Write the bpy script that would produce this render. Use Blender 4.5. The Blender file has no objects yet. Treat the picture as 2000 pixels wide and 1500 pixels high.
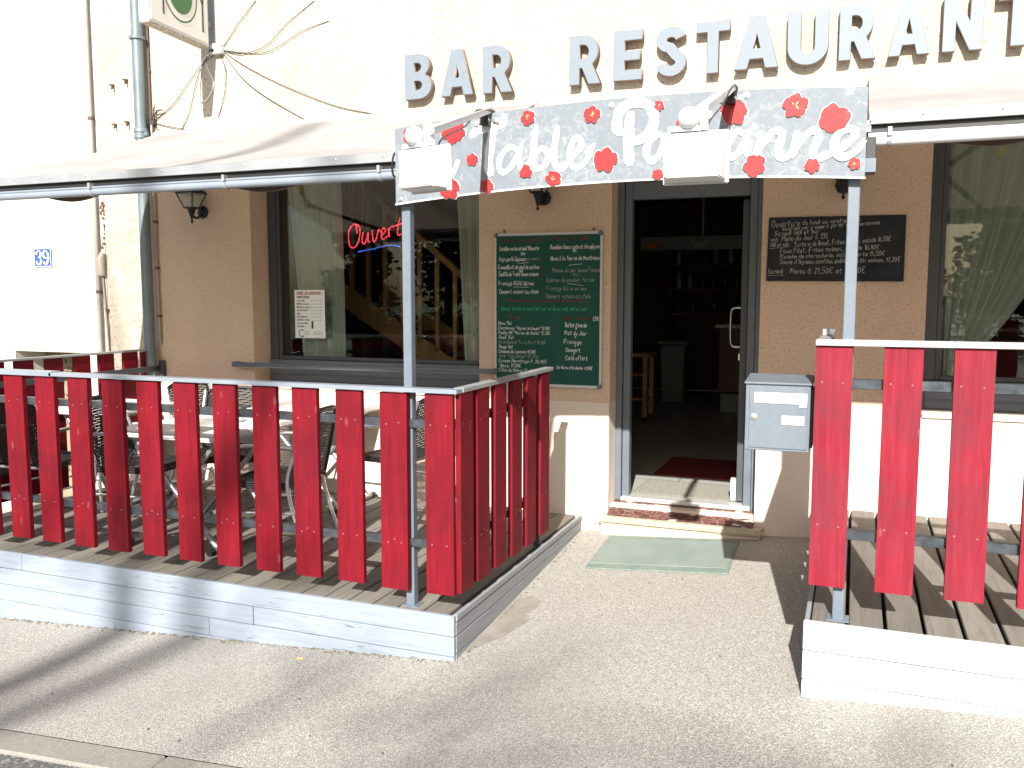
import bpy, bmesh, math, random
from mathutils import Vector, Matrix
random.seed(7)
PI = math.pi
C = bpy.context.scene.collection
SC = bpy.context.scene

# ------------------------------------------------------------------ camera
cam_d = bpy.data.cameras.new('camera')
cam = bpy.data.objects.new('camera', cam_d); C.objects.link(cam)
cam_d.sensor_width = 36; cam_d.lens = 1719 / 2000 * 36; cam_d.clip_end = 1000; cam_d.clip_start = 0.05
yaw, pitch = math.radians(21.3), math.radians(-5.77)
cam.location = (0, -6.0, 1.63)
cam.rotation_euler = (PI / 2 + pitch, 0, yaw)
SC.camera = cam
# ------------------------------------------------------------------ light
SUN = Vector((.18, -1, .625)).normalized()
w = bpy.data.worlds.new('World'); SC.world = w; w.use_nodes = True
nt = w.node_tree
sky = nt.nodes.new('ShaderNodeTexSky'); sky.sky_type = 'NISHITA'; sky.sun_disc = False
sky.sun_elevation = math.asin(SUN.z); sky.sun_rotation = math.atan2(SUN.x, SUN.y)
sky.dust_density = 2.0
bg = nt.nodes['Background']; bg.inputs['Strength'].default_value = 0.065
nt.links.new(sky.outputs[0], bg.inputs[0])
sd = bpy.data.lights.new('sun', 'SUN'); sd.energy = 5.0; sd.angle = math.radians(.5); sd.color = (1, .965, .90)
sun = bpy.data.objects.new('sun', sd); C.objects.link(sun)
sun.rotation_euler = (-SUN).to_track_quat('-Z', 'Y').to_euler()
SC.view_settings.view_transform = 'Standard'; SC.view_settings.look = 'None'
SC.view_settings.exposure = 1.05; SC.view_settings.gamma = 1
SC.render.engine = 'CYCLES'
SC.cycles.max_bounces = 10; SC.cycles.diffuse_bounces = 5; SC.cycles.transparent_max_bounces = 24

# ------------------------------------------------------------------ materials
MATS = {}
class N:
    def __init__(s, name, col=(.5,.5,.5), rough=.6, metal=0., spec=.5):
        s.m = bpy.data.materials.new(name); s.m.use_nodes = True
        s.t = s.m.node_tree; s.b = s.t.nodes['Principled BSDF']
        s.b.inputs['Base Color'].default_value = (*col, 1); s.b.inputs['Roughness'].default_value = rough
        s.b.inputs['Metallic'].default_value = metal; s.b.inputs['Specular IOR Level'].default_value = spec
        s.tc = s.t.nodes.new('ShaderNodeTexCoord'); MATS[name] = s.m
    def node(s, k, **kw):
        n = s.t.nodes.new(k)
        for a, v in kw.items():
            if hasattr(n, a): setattr(n, a, v)
            else: n.inputs[a].default_value = v
        return n
    def link(s, a, b): s.t.links.new(a, b)
    def co(s, scale=(1,1,1), rnd=False):
        mp = s.node('ShaderNodeMapping'); mp.inputs['Scale'].default_value = scale
        s.link(s.tc.outputs['Object'], mp.inputs['Vector'])
        if rnd:
            oi = s.node('ShaderNodeObjectInfo'); mu = s.node('ShaderNodeMath', operation='MULTIPLY'); mu.inputs[1].default_value = 37.
            s.link(oi.outputs['Random'], mu.inputs[0])
            ge = s.node('ShaderNodeNewGeometry'); m2 = s.node('ShaderNodeMath', operation='MULTIPLY_ADD'); m2.inputs[1].default_value = 53.; s.link(ge.outputs['Random Per Island'], m2.inputs[0]); s.link(mu.outputs[0], m2.inputs[2]); mu = m2
            cx = s.node('ShaderNodeCombineXYZ'); s.link(mu.outputs[0], cx.inputs[0]); s.link(mu.outputs[0], cx.inputs[2])
            s.link(cx.outputs[0], mp.inputs['Location'])
        return mp.outputs[0]
    def noise(s, vec, sc=5., det=6., rough=.6, dist=0.):
        n = s.node('ShaderNodeTexNoise'); n.inputs['Scale'].default_value = sc; n.inputs['Detail'].default_value = det
        n.inputs['Roughness'].default_value = rough; n.inputs['Distortion'].default_value = dist
        s.link(vec, n.inputs['Vector']); return n.outputs['Fac']
    def vor(s, vec, sc=5., feature='F1', out='Distance'):
        n = s.node('ShaderNodeTexVoronoi'); n.feature = feature; n.inputs['Scale'].default_value = sc
        s.link(vec, n.inputs['Vector']); return n.outputs[out]
    def ramp(s, fac, stops, interp='LINEAR'):
        r = s.node('ShaderNodeValToRGB'); cr = r.color_ramp; cr.interpolation = interp
        while len(cr.elements) < len(stops): cr.elements.new(.5)
        for e, (p, c) in zip(cr.elements, stops):
            e.position = p; e.color = (*c, 1) if len(c) == 3 else c
        s.link(fac, r.inputs[0]); return r.outputs[0]
    def mix(s, fac, a, b, mode='MIX'):
        m = s.node('ShaderNodeMix'); m.data_type = 'RGBA'; m.blend_type = mode
        for v, i in ((fac, 0), (a, 6), (b, 7)):
            if isinstance(v, (int, float)): m.inputs[i].default_value = v
            elif isinstance(v, tuple): m.inputs[i].default_value = (*v, 1) if len(v) == 3 else v
            else: s.link(v, m.inputs[i])
        return m.outputs[2]
    def col(s, c): s.link(c, s.b.inputs['Base Color']); return s
    def bump(s, h, st=.3, d=.01):
        b = s.node('ShaderNodeBump'); b.inputs['Strength'].default_value = st; b.inputs['Distance'].default_value = d
        s.link(h, b.inputs['Height']); s.link(b.outputs[0], s.b.inputs['Normal']); return s

def plain(name, col, rough=.5, metal=0., var=.12, sc=8.):
    n = N(name, col, rough, metal)
    v = n.co(); f = n.noise(v, sc, 5)
    d = tuple(c * (1 - var) for c in col); l = tuple(min(1, c * (1 + var)) for c in col)
    n.col(n.ramp(f, [(.3, d), (.7, l)])); r = n.ramp(f, [(.3, (rough * .85,) * 3), (.7, (min(1, rough * 1.15),) * 3)])
    n.link(r, n.b.inputs['Roughness'])
    return n.m

def stucco(name, c1, c2, speck, sscale=70, amt=.5):
    n = N(name, c1, .92); v = n.co()
    big = n.noise(v, 1.3, 6, .65); base = n.ramp(big, [(.3, c1), (.7, c2)])
    fine = n.noise(v, sscale, 3, .7); sp = n.ramp(fine, [(.53, (0, 0, 0)), (.66, (1, 1, 1))])
    mid = n.noise(v, 9, 5, .7); ml = n.ramp(mid, [(.58, (0, 0, 0)), (.8, (amt,) * 3)])
    c = n.mix(sp, base, speck); c = n.mix(ml, c, speck)
    n.col(c); n.bump(n.noise(v, sscale * .8, 5, .75), .55, .006); return n.m
stucco('render_tan', (.58, .425, .315), (.67, .50, .375), (.42, .30, .215), 62, .5)
stucco('render_tan_sunlit', (.33, .295, .235), (.56, .50, .42), (.27, .22, .16), 38, .5)  # the tan render again, its overexposed sunlit look put into the colour
stucco('render_plinth', (.66, .56, .47), (.72, .62, .53), (.60, .50, .42), 75, .2)
stucco('render_white', (.52, .50, .45), (.62, .60, .56), (.42, .38, .31), 40, .3)
stucco('rough_stone', (.20, .17, .11), (.27, .235, .16), (.08, .06, .04), 22, 1.)
def red_wood(name, c3, dark, knot, crack, kn):
    n = N(name, c3[1], .7, 0, .2)
    v = n.co((14, 14, 1.1), True); g = n.noise(v, 3.2, 8, .7, .5)
    v2 = n.co((1, 1, 1), True); p = n.noise(v2, 3.2, 4)
    c = n.ramp(g, [(.28, c3[0]), (.5, c3[1]), (.75, c3[2])])
    c = n.mix(n.ramp(p, [(.42, (0, 0, 0)), (.72, (.7, .7, .7))]), c, dark)
    v3 = n.co((9, 9, 3.5), True); k = n.vor(v3, .9 * kn); kr = n.ramp(k, [(.03, (.8, .8, .8)), (.07, (.35, .35, .35)), (.10, (0, 0, 0))])
    c = n.mix(kr, c, knot)
    v4 = n.co((60, 60, 1.6), True); ck = n.ramp(n.noise(v4, 1.2, 3), [(crack, (0, 0, 0)), (crack + .06, (.8, .8, .8))])
    c = n.mix(ck, c, tuple(q * .35 for q in dark))
    n.col(c); n.bump(g, .4, .004)
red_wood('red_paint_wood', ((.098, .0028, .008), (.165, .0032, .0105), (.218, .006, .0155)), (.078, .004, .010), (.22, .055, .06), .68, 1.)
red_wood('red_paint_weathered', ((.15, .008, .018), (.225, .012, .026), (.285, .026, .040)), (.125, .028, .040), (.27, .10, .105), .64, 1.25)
def grain(name, cols, sv, crack, crackcol, rough=.75, cs=1.):
    n = N(name, cols[0], rough); v = n.co(sv, True); g = n.noise(v, 3, 9, .72, .6)
    c = n.ramp(g, [(.3, cols[0]), (.5, cols[1]), (.72, cols[2])])
    v2 = n.co(tuple(a * 3.2 for a in sv), True)
    ck = n.ramp(n.noise(v2, 1.3 * cs, 4, .6, .8), [(crack, (0, 0, 0)), (crack + .05, (1, 1, 1))])
    ge = n.node('ShaderNodeNewGeometry'); c = n.mix(ck, c, crackcol); c = n.mix(n.ramp(ge.outputs['Random Per Island'], [(0, (0, 0, 0)), (1, (.38,) * 3)]), c, tuple(q * .5 for q in cols[0])) if name == 'deck_wood' else c; n.col(c); n.bump(g, .4, .004); return n.m
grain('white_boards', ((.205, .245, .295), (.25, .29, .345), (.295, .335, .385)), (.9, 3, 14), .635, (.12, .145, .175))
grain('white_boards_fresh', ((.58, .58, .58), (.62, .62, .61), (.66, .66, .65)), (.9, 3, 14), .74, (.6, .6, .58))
grain('grey_boards', ((.20, .21, .225), (.25, .26, .275), (.30, .31, .33)), (3, .9, 14), .66, (.16, .17, .18))
grain('deck_wood', ((.15, .136, .118), (.215, .196, .17), (.275, .255, .225)), (12, .8, 12), .70, (.07, .055, .04))
grain('pine', ((.42, .22, .09), (.55, .31, .14), (.62, .38, .18)), (6, 6, .8), .75, (.25, .11, .04))
grain('table_slab', ((.66, .65, .62), (.76, .75, .72), (.82, .81, .78)), (1.2, 14, 14), .72, (.42, .41, .39), .45)
plain('dark_grey_paint', (.055, .062, .072), .45, 0, .08)
plain('grey_paint', (.115, .135, .16), .45, 0, .08)
plain('light_grey_paint', (.135, .165, .20), .42, 0, .06, 14)
plain('dark_tube', (.055, .065, .075), .4, .3, .4, 20)
plain('mail_grey', (.145, .172, .20), .38, 0, .05, 30)
plain('dark_metal', (.03, .03, .032), .45, .2)
plain('black_iron', (.012, .012, .013), .4, .3)
plain('alu', (.70, .71, .72), .3, .9, .08)
plain('alu_tube', (.38, .39, .41), .35, .6, .1)
plain('alu_matt', (.30, .31, .32), .5, .2, .08)
plain('zinc_pipe', (.16, .20, .22), .45, .2, .12, 5)
plain('white_metal', (.55, .55, .56), .35, 0, .03)
plain('white_plastic', (.60, .60, .61), .35, 0, .03)
plain('bluish_white', (.22, .25, .29), .4, 0, .05)
plain('black_plastic', (.01, .01, .01), .4)
plain('cream_sign', (.74, .72, .70), .4, 0, .03)
plain('sign_green', (.02, .14, .035), .4, 0, .05)
plain('sign_dark', (.03, .07, .06), .4, 0, .05)
plain('label_blue', (.03, .08, .33), .25, 0, .05)
plain('paper', (.78, .82, .80), .6, 0, .03)
plain('ink', (.03, .03, .04), .6)
plain('ink_red', (.45, .03, .03), .6)
plain('chalk', (.85, .87, .85), .9, 0, .25, 200)
plain('chalk_dim', (.30, .36, .33), .9, 0, .3, 200)
plain('chalk_grey', (.42, .42, .42), .9, 0, .35, 160)
plain('chalk_green', (.05, .40, .20), .9, 0, .3, 200)
plain('chalk_red', (.17, .045, .035), .9, 0, .3, 200)
plain('slate', (.030, .033, .038), .85, 0, .3)
MATS['slate'].node_tree.nodes['Principled BSDF'].inputs['Specular IOR Level'].default_value = .15
plain('letter_face', (.162, .192, .225), .5, 0, .05, 25)
plain('letter_side_shade', (.26, .17, .13), .8, 0, .25, 25)  # brown puts wall bounce and underside shade into the colour
plain('conduit_cream', (.34, .31, .26), .5)
plain('conduit_brown', (.12, .07, .055), .7, 0, .3)
plain('peeling_paint', (.40, .34, .27), .8, 0, .65, 45)
plain('gap_shade_dark', (.02, .018, .015), .95)  # painted shade seen through the plank gaps
plain('crack_dark', (.10, .075, .06), .9)
plain('screw_red', (.22, .07, .07), .4)
plain('cable', (.05, .043, .04), .6)
plain('cable_white', (.78, .77, .74), .5)
plain('stone_step', (.42, .37, .28), .8, 0, .15, 12)
plain('aluminium_bar', (.6, .6, .58), .35, .3, .06)
plain('door_mat_grey', (.21, .20, .17), .95, 0, .3, 50)
plain('red_mat', (.20, .02, .02), .95, 0, .2, 60)
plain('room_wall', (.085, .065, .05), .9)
plain('room_red', (.16, .02, .02), .8)
plain('room_ceiling', (.20, .17, .14), .9)
plain('bin_white', (.20, .21, .205), .5)
plain('hen_orange', (.55, .18, .03), .6)
plain('hen_green', (.30, .36, .20), .6)
plain('counter_wood', (.10, .045, .025), .5)
plain('counter_top', (.45, .44, .42), .4)
plain('bottle_brown', (.07, .03, .012), .15)
plain('bottle_green', (.02, .07, .03), .15)
plain('bottle_pale', (.35, .38, .36), .15)
plain('stamen', (.85, .65, .25), .6)
plain('hedge_leaf', (.045, .10, .025), .8, 0, .5, 3)
plain('pine_leaf', (.02, .045, .02), .8, 0, .5, 3)
plain('bark', (.14, .11, .085), .9, 0, .3)
plain('damp', (.26, .24, .21), .7, 0, .2)
plain('moss', (.20, .175, .125), .95, 0, .5, 40)
plain('orange_filter', (.75, .42, .16), .8)
plain('rust_tile', (.13, .05, .03), .9)
plain('car_red', (.22, .015, .02), .25, 0, .05)
plain('tyre', (.02, .02, .02), .8)
plain('brick_red', (.30, .10, .06), .9, 0, .3)
def mk():
    n = N('asphalt_beige', (.4, .36, .3), .95); v = n.co()
    g = n.node('ShaderNodeTexVoronoi'); g.inputs['Scale'].default_value = 150; n.link(v, g.inputs['Vector'])
    sep = n.node('ShaderNodeSeparateColor'); n.link(g.outputs['Color'], sep.inputs[0])
    c = n.ramp(sep.outputs[0], [(.0, (.255, .243, .222)), (.25, (.35, .333, .302)), (.55, (.415, .395, .358)), (.8, (.475, .452, .412)), (1., (.60, .575, .53))])
    e = n.ramp(g.outputs['Distance'], [(.42, (0, 0, 0)), (.75, (1, 1, 1))]); c = n.mix(e, c, (.235, .222, .20))
    big = n.noise(v, .9, 5, .6); c = n.mix(n.ramp(big, [(.35, (0, 0, 0)), (.75, (.45,) * 3)]), c, (.27, .258, .24))
    st = n.noise(v, 3.1, 6, .7); c = n.mix(n.ramp(st, [(.62, (0, 0, 0)), (.8, (.35,) * 3)]), c, (.25, .237, .218))
    n.col(c); n.bump(g.outputs['Distance'], .5, .006)
    n = N('asphalt_dark', (.1, .1, .1), .95); v = n.co()
    g = n.vor(v, 90, 'F1', 'Color'); sep = n.node('ShaderNodeSeparateColor'); n.link(g, sep.inputs[0])
    n.col(n.ramp(sep.outputs[0], [(0, (.07, .07, .068)), (.7, (.13, .125, .12)), (1, (.30, .28, .25))])); n.bump(sep.outputs[0], .4, .005)
    n = N('kerb_stone', (.42, .40, .36), .9); v = n.co(); f = n.noise(v, 60, 4, .7); b = n.noise(v, 3, 5)
    c = n.ramp(f, [(.3, (.20, .187, .165)), (.6, (.28, .262, .23)), (.8, (.33, .31, .275))])
    c = n.mix(n.ramp(b, [(.5, (0, 0, 0)), (.8, (.4,) * 3)]), c, (.17, .16, .135)); n.col(c); n.bump(f, .4, .004)
    n = N('green_mat', (.28, .42, .36), .95); v = n.co(); f = n.noise(v, 2.5, 6, .7)
    c = n.ramp(f, [(.35, (.18, .222, .205)), (.6, (.225, .268, .248)), (.78, (.285, .29, .255))]); n.col(c); n.bump(n.noise(v, 160, 3), .5, .004)
    n = N('green_mat_edge', (.23, .31, .27), .95); v = n.co(); n.col(n.ramp(n.noise(v, 12, 5), [(.3, (.13, .18, .155)), (.7, (.21, .255, .22))])); n.bump(n.noise(v, 160, 3), .5, .004)
    # mosaic threshold
    n = N('mosaic', (.3, .1, .08), .6); v = n.co((1, 1.6, 1))
    d = n.vor(v, 17, 'DISTANCE_TO_EDGE'); cc = n.vor(v, 17, 'F1', 'Color'); sep = n.node('ShaderNodeSeparateColor'); n.link(cc, sep.inputs[0])
    base = n.ramp(sep.outputs[0], [(0, (.09, .034, .03)), (.45, (.12, .045, .038)), (.9, (.145, .06, .05)), (.905, (.5, .46, .4))], 'CONSTANT')
    base = n.mix(n.ramp(d, [(.02, (1, 1, 1)), (.05, (0, 0, 0))]), base, (.30, .20, .17)); n.col(base)
    # interior floor tiles
    n = N('floor_tiles', (.5, .5, .48), .35); v = n.co()
    b = n.node('ShaderNodeTexBrick'); b.offset = 0; b.inputs['Scale'].default_value = 1; b.inputs['Brick Width'].default_value = .42
    b.inputs['Row Height'].default_value = .42; b.inputs['Mortar Size'].default_value = .004
    b.inputs['Color1'].default_value = (.42, .41, .38, 1); b.inputs['Color2'].default_value = (.45, .44, .41, 1); b.inputs['Mortar'].default_value = (.08, .07, .06, 1)
    n.link(v, b.inputs['Vector']); n.col(b.outputs[0])
    # awning cloth
    n = N('awning_cloth', (.80, .78, .74), .85); v = n.co(); f = n.noise(v, 2, 4)
    n.col(n.ramp(f, [(.3, (.30, .288, .285)), (.7, (.42, .405, .40))])); n.bump(n.noise(n.co((1, .25, 1)), 3.2, 3, .5, 1.2), .6, .05)
    tr = n.node('ShaderNodeBsdfTranslucent'); tr.inputs[0].default_value = (.80, .66, .50, 1)
    ms = n.node('ShaderNodeMixShader'); ms.inputs[0].default_value = .16
    n.link(n.b.outputs[0], ms.inputs[1]); n.link(tr.outputs[0], ms.inputs[2]); n.link(ms.outputs[0], n.t.nodes['Material Output'].inputs[0])
    # sheer curtain
    n = N('sheer', (.86, .88, .80), .9)
    tr = n.node('ShaderNodeBsdfTransparent'); tl = n.node('ShaderNodeBsdfTranslucent'); tl.inputs[0].default_value = (.8, .84, .74, 1)
    m1 = n.node('ShaderNodeMixShader'); m1.inputs[0].default_value = .12; n.link(n.b.outputs[0], m1.inputs[1]); n.link(tl.outputs[0], m1.inputs[2])
    m2 = n.node('ShaderNodeMixShader'); m2.inputs[0].default_value = .14; n.link(m1.outputs[0], m2.inputs[1]); n.link(tr.outputs[0], m2.inputs[2])
    n.link(m2.outputs[0], n.t.nodes['Material Output'].inputs[0])
    # glass
    n = N('glass', (1, 1, 1), 0); lw = n.node('ShaderNodeFresnel'); lw.inputs[0].default_value = 1.55
    tr = n.node('ShaderNodeBsdfTransparent'); tr.inputs[0].default_value = (.86, .90, .88, 1)
    gl = n.node('ShaderNodeBsdfGlossy'); gl.inputs['Roughness'].default_value = .005
    ms = n.node('ShaderNodeMixShader'); n.link(lw.outputs[0], ms.inputs[0]); n.link(tr.outputs[0], ms.inputs[1]); n.link(gl.outputs[0], ms.inputs[2])
    n.link(ms.outputs[0], n.t.nodes['Material Output'].inputs[0])
    n = N('ashtray_glass', (.9, .95, .95), .05); n.b.inputs['Transmission Weight'].default_value = .8
    # green chalkboard
    n = N('chalkboard_green', (.01, .07, .05), .6, 0, .2); v = n.co(); f = n.noise(v, 5, 6, .7, .5)
    n.col(n.ramp(f, [(.3, (.010, .064, .050)), (.7, (.016, .084, .066))]))
    # wicker : woven strands with holes
    n = N('wicker', (.012, .011, .010), .5)
    def wav(ax, sc):
        s = n.node('ShaderNodeSeparateXYZ'); n.link(n.tc.outputs['Object'], s.inputs[0])
        m = n.node('ShaderNodeMath', operation='MULTIPLY'); m.inputs[1].default_value = sc; n.link(s.outputs[ax], m.inputs[0])
        q = n.node('ShaderNodeMath', operation='SINE'); n.link(m.outputs[0], q.inputs[0]); return q.outputs[0]
    a, b, c = wav(0, 420), wav(1, 420), wav(2, 420)
    mx = n.node('ShaderNodeMath', operation='MULTIPLY'); ad = n.node('ShaderNodeMath', operation='ADD'); n.link(a, ad.inputs[0]); n.link(b, ad.inputs[1])
    n.link(ad.outputs[0], mx.inputs[0]); n.link(c, mx.inputs[1])
    gt = n.node('ShaderNodeMath', operation='GREATER_THAN'); gt.inputs[1].default_value = .95; n.link(mx.outputs[0], gt.inputs[0])
    tr = n.node('ShaderNodeBsdfTransparent'); ms = n.node('ShaderNodeMixShader'); n.link(gt.outputs[0], ms.inputs[0])
    n.link(n.b.outputs[0], ms.inputs[1]); n.link(tr.outputs[0], ms.inputs[2]); n.link(ms.outputs[0], n.t.nodes['Material Output'].inputs[0])
    n.bump(mx.outputs[0], .6, .004)
    # painted sign panel: grey with sponged white
    n = N('sponged_grey', (.4, .44, .48), .6); v = n.co(); f = n.noise(v, 26, 8, .75, .8); g = n.noise(v, 2.4, 4)
    m = n.node('ShaderNodeMath', operation='ADD'); n.link(f, m.inputs[0]); mm = n.node('ShaderNodeMath', operation='MULTIPLY'); mm.inputs[1].default_value = .55
    n.link(g, mm.inputs[0]); n.link(mm.outputs[0], m.inputs[1])
    n.col(n.ramp(m.outputs[0], [(.30, (.138, .162, .188)), (.78, (.160, .185, .212)), (.88, (.215, .235, .255)), (.96, (.28, .295, .31))]))
    n = N('flower_red', (.6, .03, .03), .55); v = n.co(); f = n.noise(v, 28, 5, .6, 1.5)
    n.col(n.ramp(f, [(.35, (.24, .005, .008)), (.55, (.34, .008, .012)), (.75, (.42, .045, .032))]))
    plain('sign_white', (.62, .62, .62), .5, 0, .02)
    for nm, c, e in (('led_red', (1, .05, .08), 1.7), ('led_blue', (.08, .2, 1), 1.0)):
        n = N(nm, c, .4); n.b.inputs['Emission Color'].default_value = (*c, 1); n.b.inputs['Emission Strength'].default_value = e
    n = N('lamp_glass', (.5, .5, .47), .15); n.b.inputs['Alpha'].default_value = .45
mk()

STROKES= [(0.04, [(-1.698, 2.37), (-1.673, 2.386), (-1.628, 2.398), (-1.577, 2.404), (-1.542, 2.418), (-1.533, 2.449)]), (0.044, [(-1.582, 2.411), (-1.597, 2.355), (-1.608, 2.281), (-1.613, 2.229), (-1.602, 2.185)]), (0.027, [(-1.467, 2.279), (-1.489, 2.304), (-1.523, 2.296), (-1.555, 2.255), (-1.558, 2.212), (-1.536, 2.193), (-1.501, 2.214), (-1.473, 2.256), (-1.457, 2.295), (-1.46, 2.25), (-1.451, 2.212), (-1.429, 2.207), (-1.407, 2.23), (-1.392, 2.269), (-1.38, 2.342), (-1.378, 2.389)]), (0.028, [(-1.378, 2.389), (-1.388, 2.325), (-1.394, 2.257), (-1.39, 2.211)]), (0.027, [(-1.391, 2.24), (-1.374, 2.276), (-1.346, 2.289), (-1.324, 2.268), (-1.326, 2.231), (-1.349, 2.204), (-1.379, 2.204), (-1.39, 2.217)]), (0.027, [(-1.332, 2.22), (-1.309, 2.258), (-1.285, 2.324), (-1.278, 2.38)]), (0.029, [(-1.278, 2.38), (-1.286, 2.319), (-1.292, 2.252), (-1.282, 2.206), (-1.254, 2.198), (-1.224, 2.22)]), (0.027, [(-1.224, 2.223), (-1.189, 2.257), (-1.162, 2.294), (-1.177, 2.324), (-1.202, 2.314), (-1.219, 2.264), (-1.211, 2.213), (-1.182, 2.194), (-1.144, 2.221), (-1.106, 2.291)]), (0.045, [(-0.944, 2.412), (-0.949, 2.352), (-0.951, 2.287), (-0.949, 2.238), (-0.944, 2.197)]), (0.045, [(-0.957, 2.331), (-0.997, 2.345), (-1.003, 2.389), (-0.987, 2.431), (-0.942, 2.457), (-0.891, 2.456), (-0.851, 2.426), (-0.84, 2.383), (-0.853, 2.335), (-0.889, 2.305), (-0.934, 2.291)]), (0.03, [(-0.794, 2.304), (-0.827, 2.315), (-0.863, 2.282), (-0.872, 2.239), (-0.853, 2.208), (-0.823, 2.22), (-0.796, 2.267), (-0.791, 2.304), (-0.792, 2.267), (-0.781, 2.218), (-0.759, 2.211)]), (0.034, [(-0.761, 2.297), (-0.76, 2.243), (-0.737, 2.218), (-0.705, 2.251), (-0.695, 2.293), (-0.699, 2.208), (-0.725, 2.145)]), (0.034, [(-0.678, 2.217), (-0.646, 2.258), (-0.625, 2.288), (-0.619, 2.246), (-0.634, 2.21), (-0.661, 2.206)]), (0.03, [(-0.457, 2.293), (-0.489, 2.308), (-0.519, 2.276), (-0.529, 2.23), (-0.51, 2.203), (-0.476, 2.227), (-0.452, 2.277), (-0.45, 2.298), (-0.451, 2.251), (-0.439, 2.207), (-0.409, 2.213)]), (0.031, [(-0.393, 2.294), (-0.397, 2.253), (-0.411, 2.2)]), (0.031, [(-0.406, 2.212), (-0.384, 2.253), (-0.35, 2.292), (-0.32, 2.297), (-0.309, 2.274), (-0.32, 2.238), (-0.319, 2.2), (-0.291, 2.191), (-0.267, 2.215)]), (0.031, [(-0.252, 2.29), (-0.255, 2.245), (-0.269, 2.192)]), (0.031, [(-0.264, 2.204), (-0.238, 2.249), (-0.2, 2.287), (-0.173, 2.288), (-0.167, 2.26), (-0.183, 2.225), (-0.185, 2.192), (-0.162, 2.181), (-0.124, 2.196), (-0.076, 2.219), (-0.037, 2.251), (-0.033, 2.278), (-0.06, 2.29), (-0.092, 2.27), (-0.108, 2.231), (-0.097, 2.192), (-0.061, 2.18), (-0.019, 2.205), (0.006, 2.239)]), (0.026, [(-1.823, 2.169), (-1.789, 2.206), (-1.766, 2.257)]), (0.03, [(-2.043, 2.209), (-2.002, 2.243), (-1.98, 2.326), (-2.007, 2.351), (-2.029, 2.281), (-2.03, 2.208), (-1.982, 2.182), (-1.934, 2.204), (-1.899, 2.274), (-1.926, 2.287), (-1.954, 2.241), (-1.934, 2.192), (-1.872, 2.236)])]
FLOW= [(-2.013, 2.388, 0.043, 5), (-1.788, 2.394, 0.061, 5), (-1.417, 2.429, 0.034, 5), (-1.116, 2.421, 0.039, 5), (-1.693, 2.258, 0.03, 5), (-1.619, 2.133, 0.034, 5), (-1.426, 2.19, 0.03, 3), (-1.293, 2.153, 0.037, 5), (-1.053, 2.222, 0.056, 5), (-1.813, 2.133, 0.055, 5), (-0.818, 2.437, 0.022, 5), (-0.715, 2.353, 0.029, 5), (-0.504, 2.387, 0.056, 5), (-0.26, 2.395, 0.05, 5), (-0.105, 2.341, 0.06, 2), (-0.415, 2.164, 0.047, 5), (-0.188, 2.152, 0.031, 5), (-0.028, 2.152, 0.025, 5), (-0.819, 2.147, 0.025, 5)]
CABLES= [[(-4.859, 3.6), (-4.659, 3.549), (-4.412, 3.592), (-4.215, 3.738), (-3.967, 3.882)], [(-4.859, 3.6), (-4.511, 3.539), (-4.316, 3.566), (-4.075, 3.665), (-3.843, 3.717)], [(-4.859, 3.6), (-4.613, 3.445), (-4.229, 3.255), (-3.767, 3.071), (-3.344, 2.972)], [(-4.859, 3.6), (-4.666, 3.371), (-4.425, 3.192), (-4.047, 2.979)], [(-4.885, 3.59), (-5.07, 3.487), (-5.346, 3.223), (-5.558, 3.105)], [(-4.909, 3.613), (-5.042, 3.525), (-5.091, 3.244), (-5.019, 3.218), (-4.942, 3.334), (-4.993, 3.46), (-5.026, 3.523)], [(-4.885, 3.59), (-4.815, 3.424), (-4.844, 3.225), (-4.911, 3.076)], [(-4.96, 3.63), (-5.099, 3.408), (-5.19, 3.149), (-5.304, 2.979)], [(-5.571, 3.073), (-5.409, 3.032), (-5.145, 2.981)], [(-5.587, 3.074), (-5.467, 2.973), (-5.33, 2.994)], [(-4.859, 3.6), (-4.727, 3.734), (-4.598, 3.858), (-4.511, 3.945)]]

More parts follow.
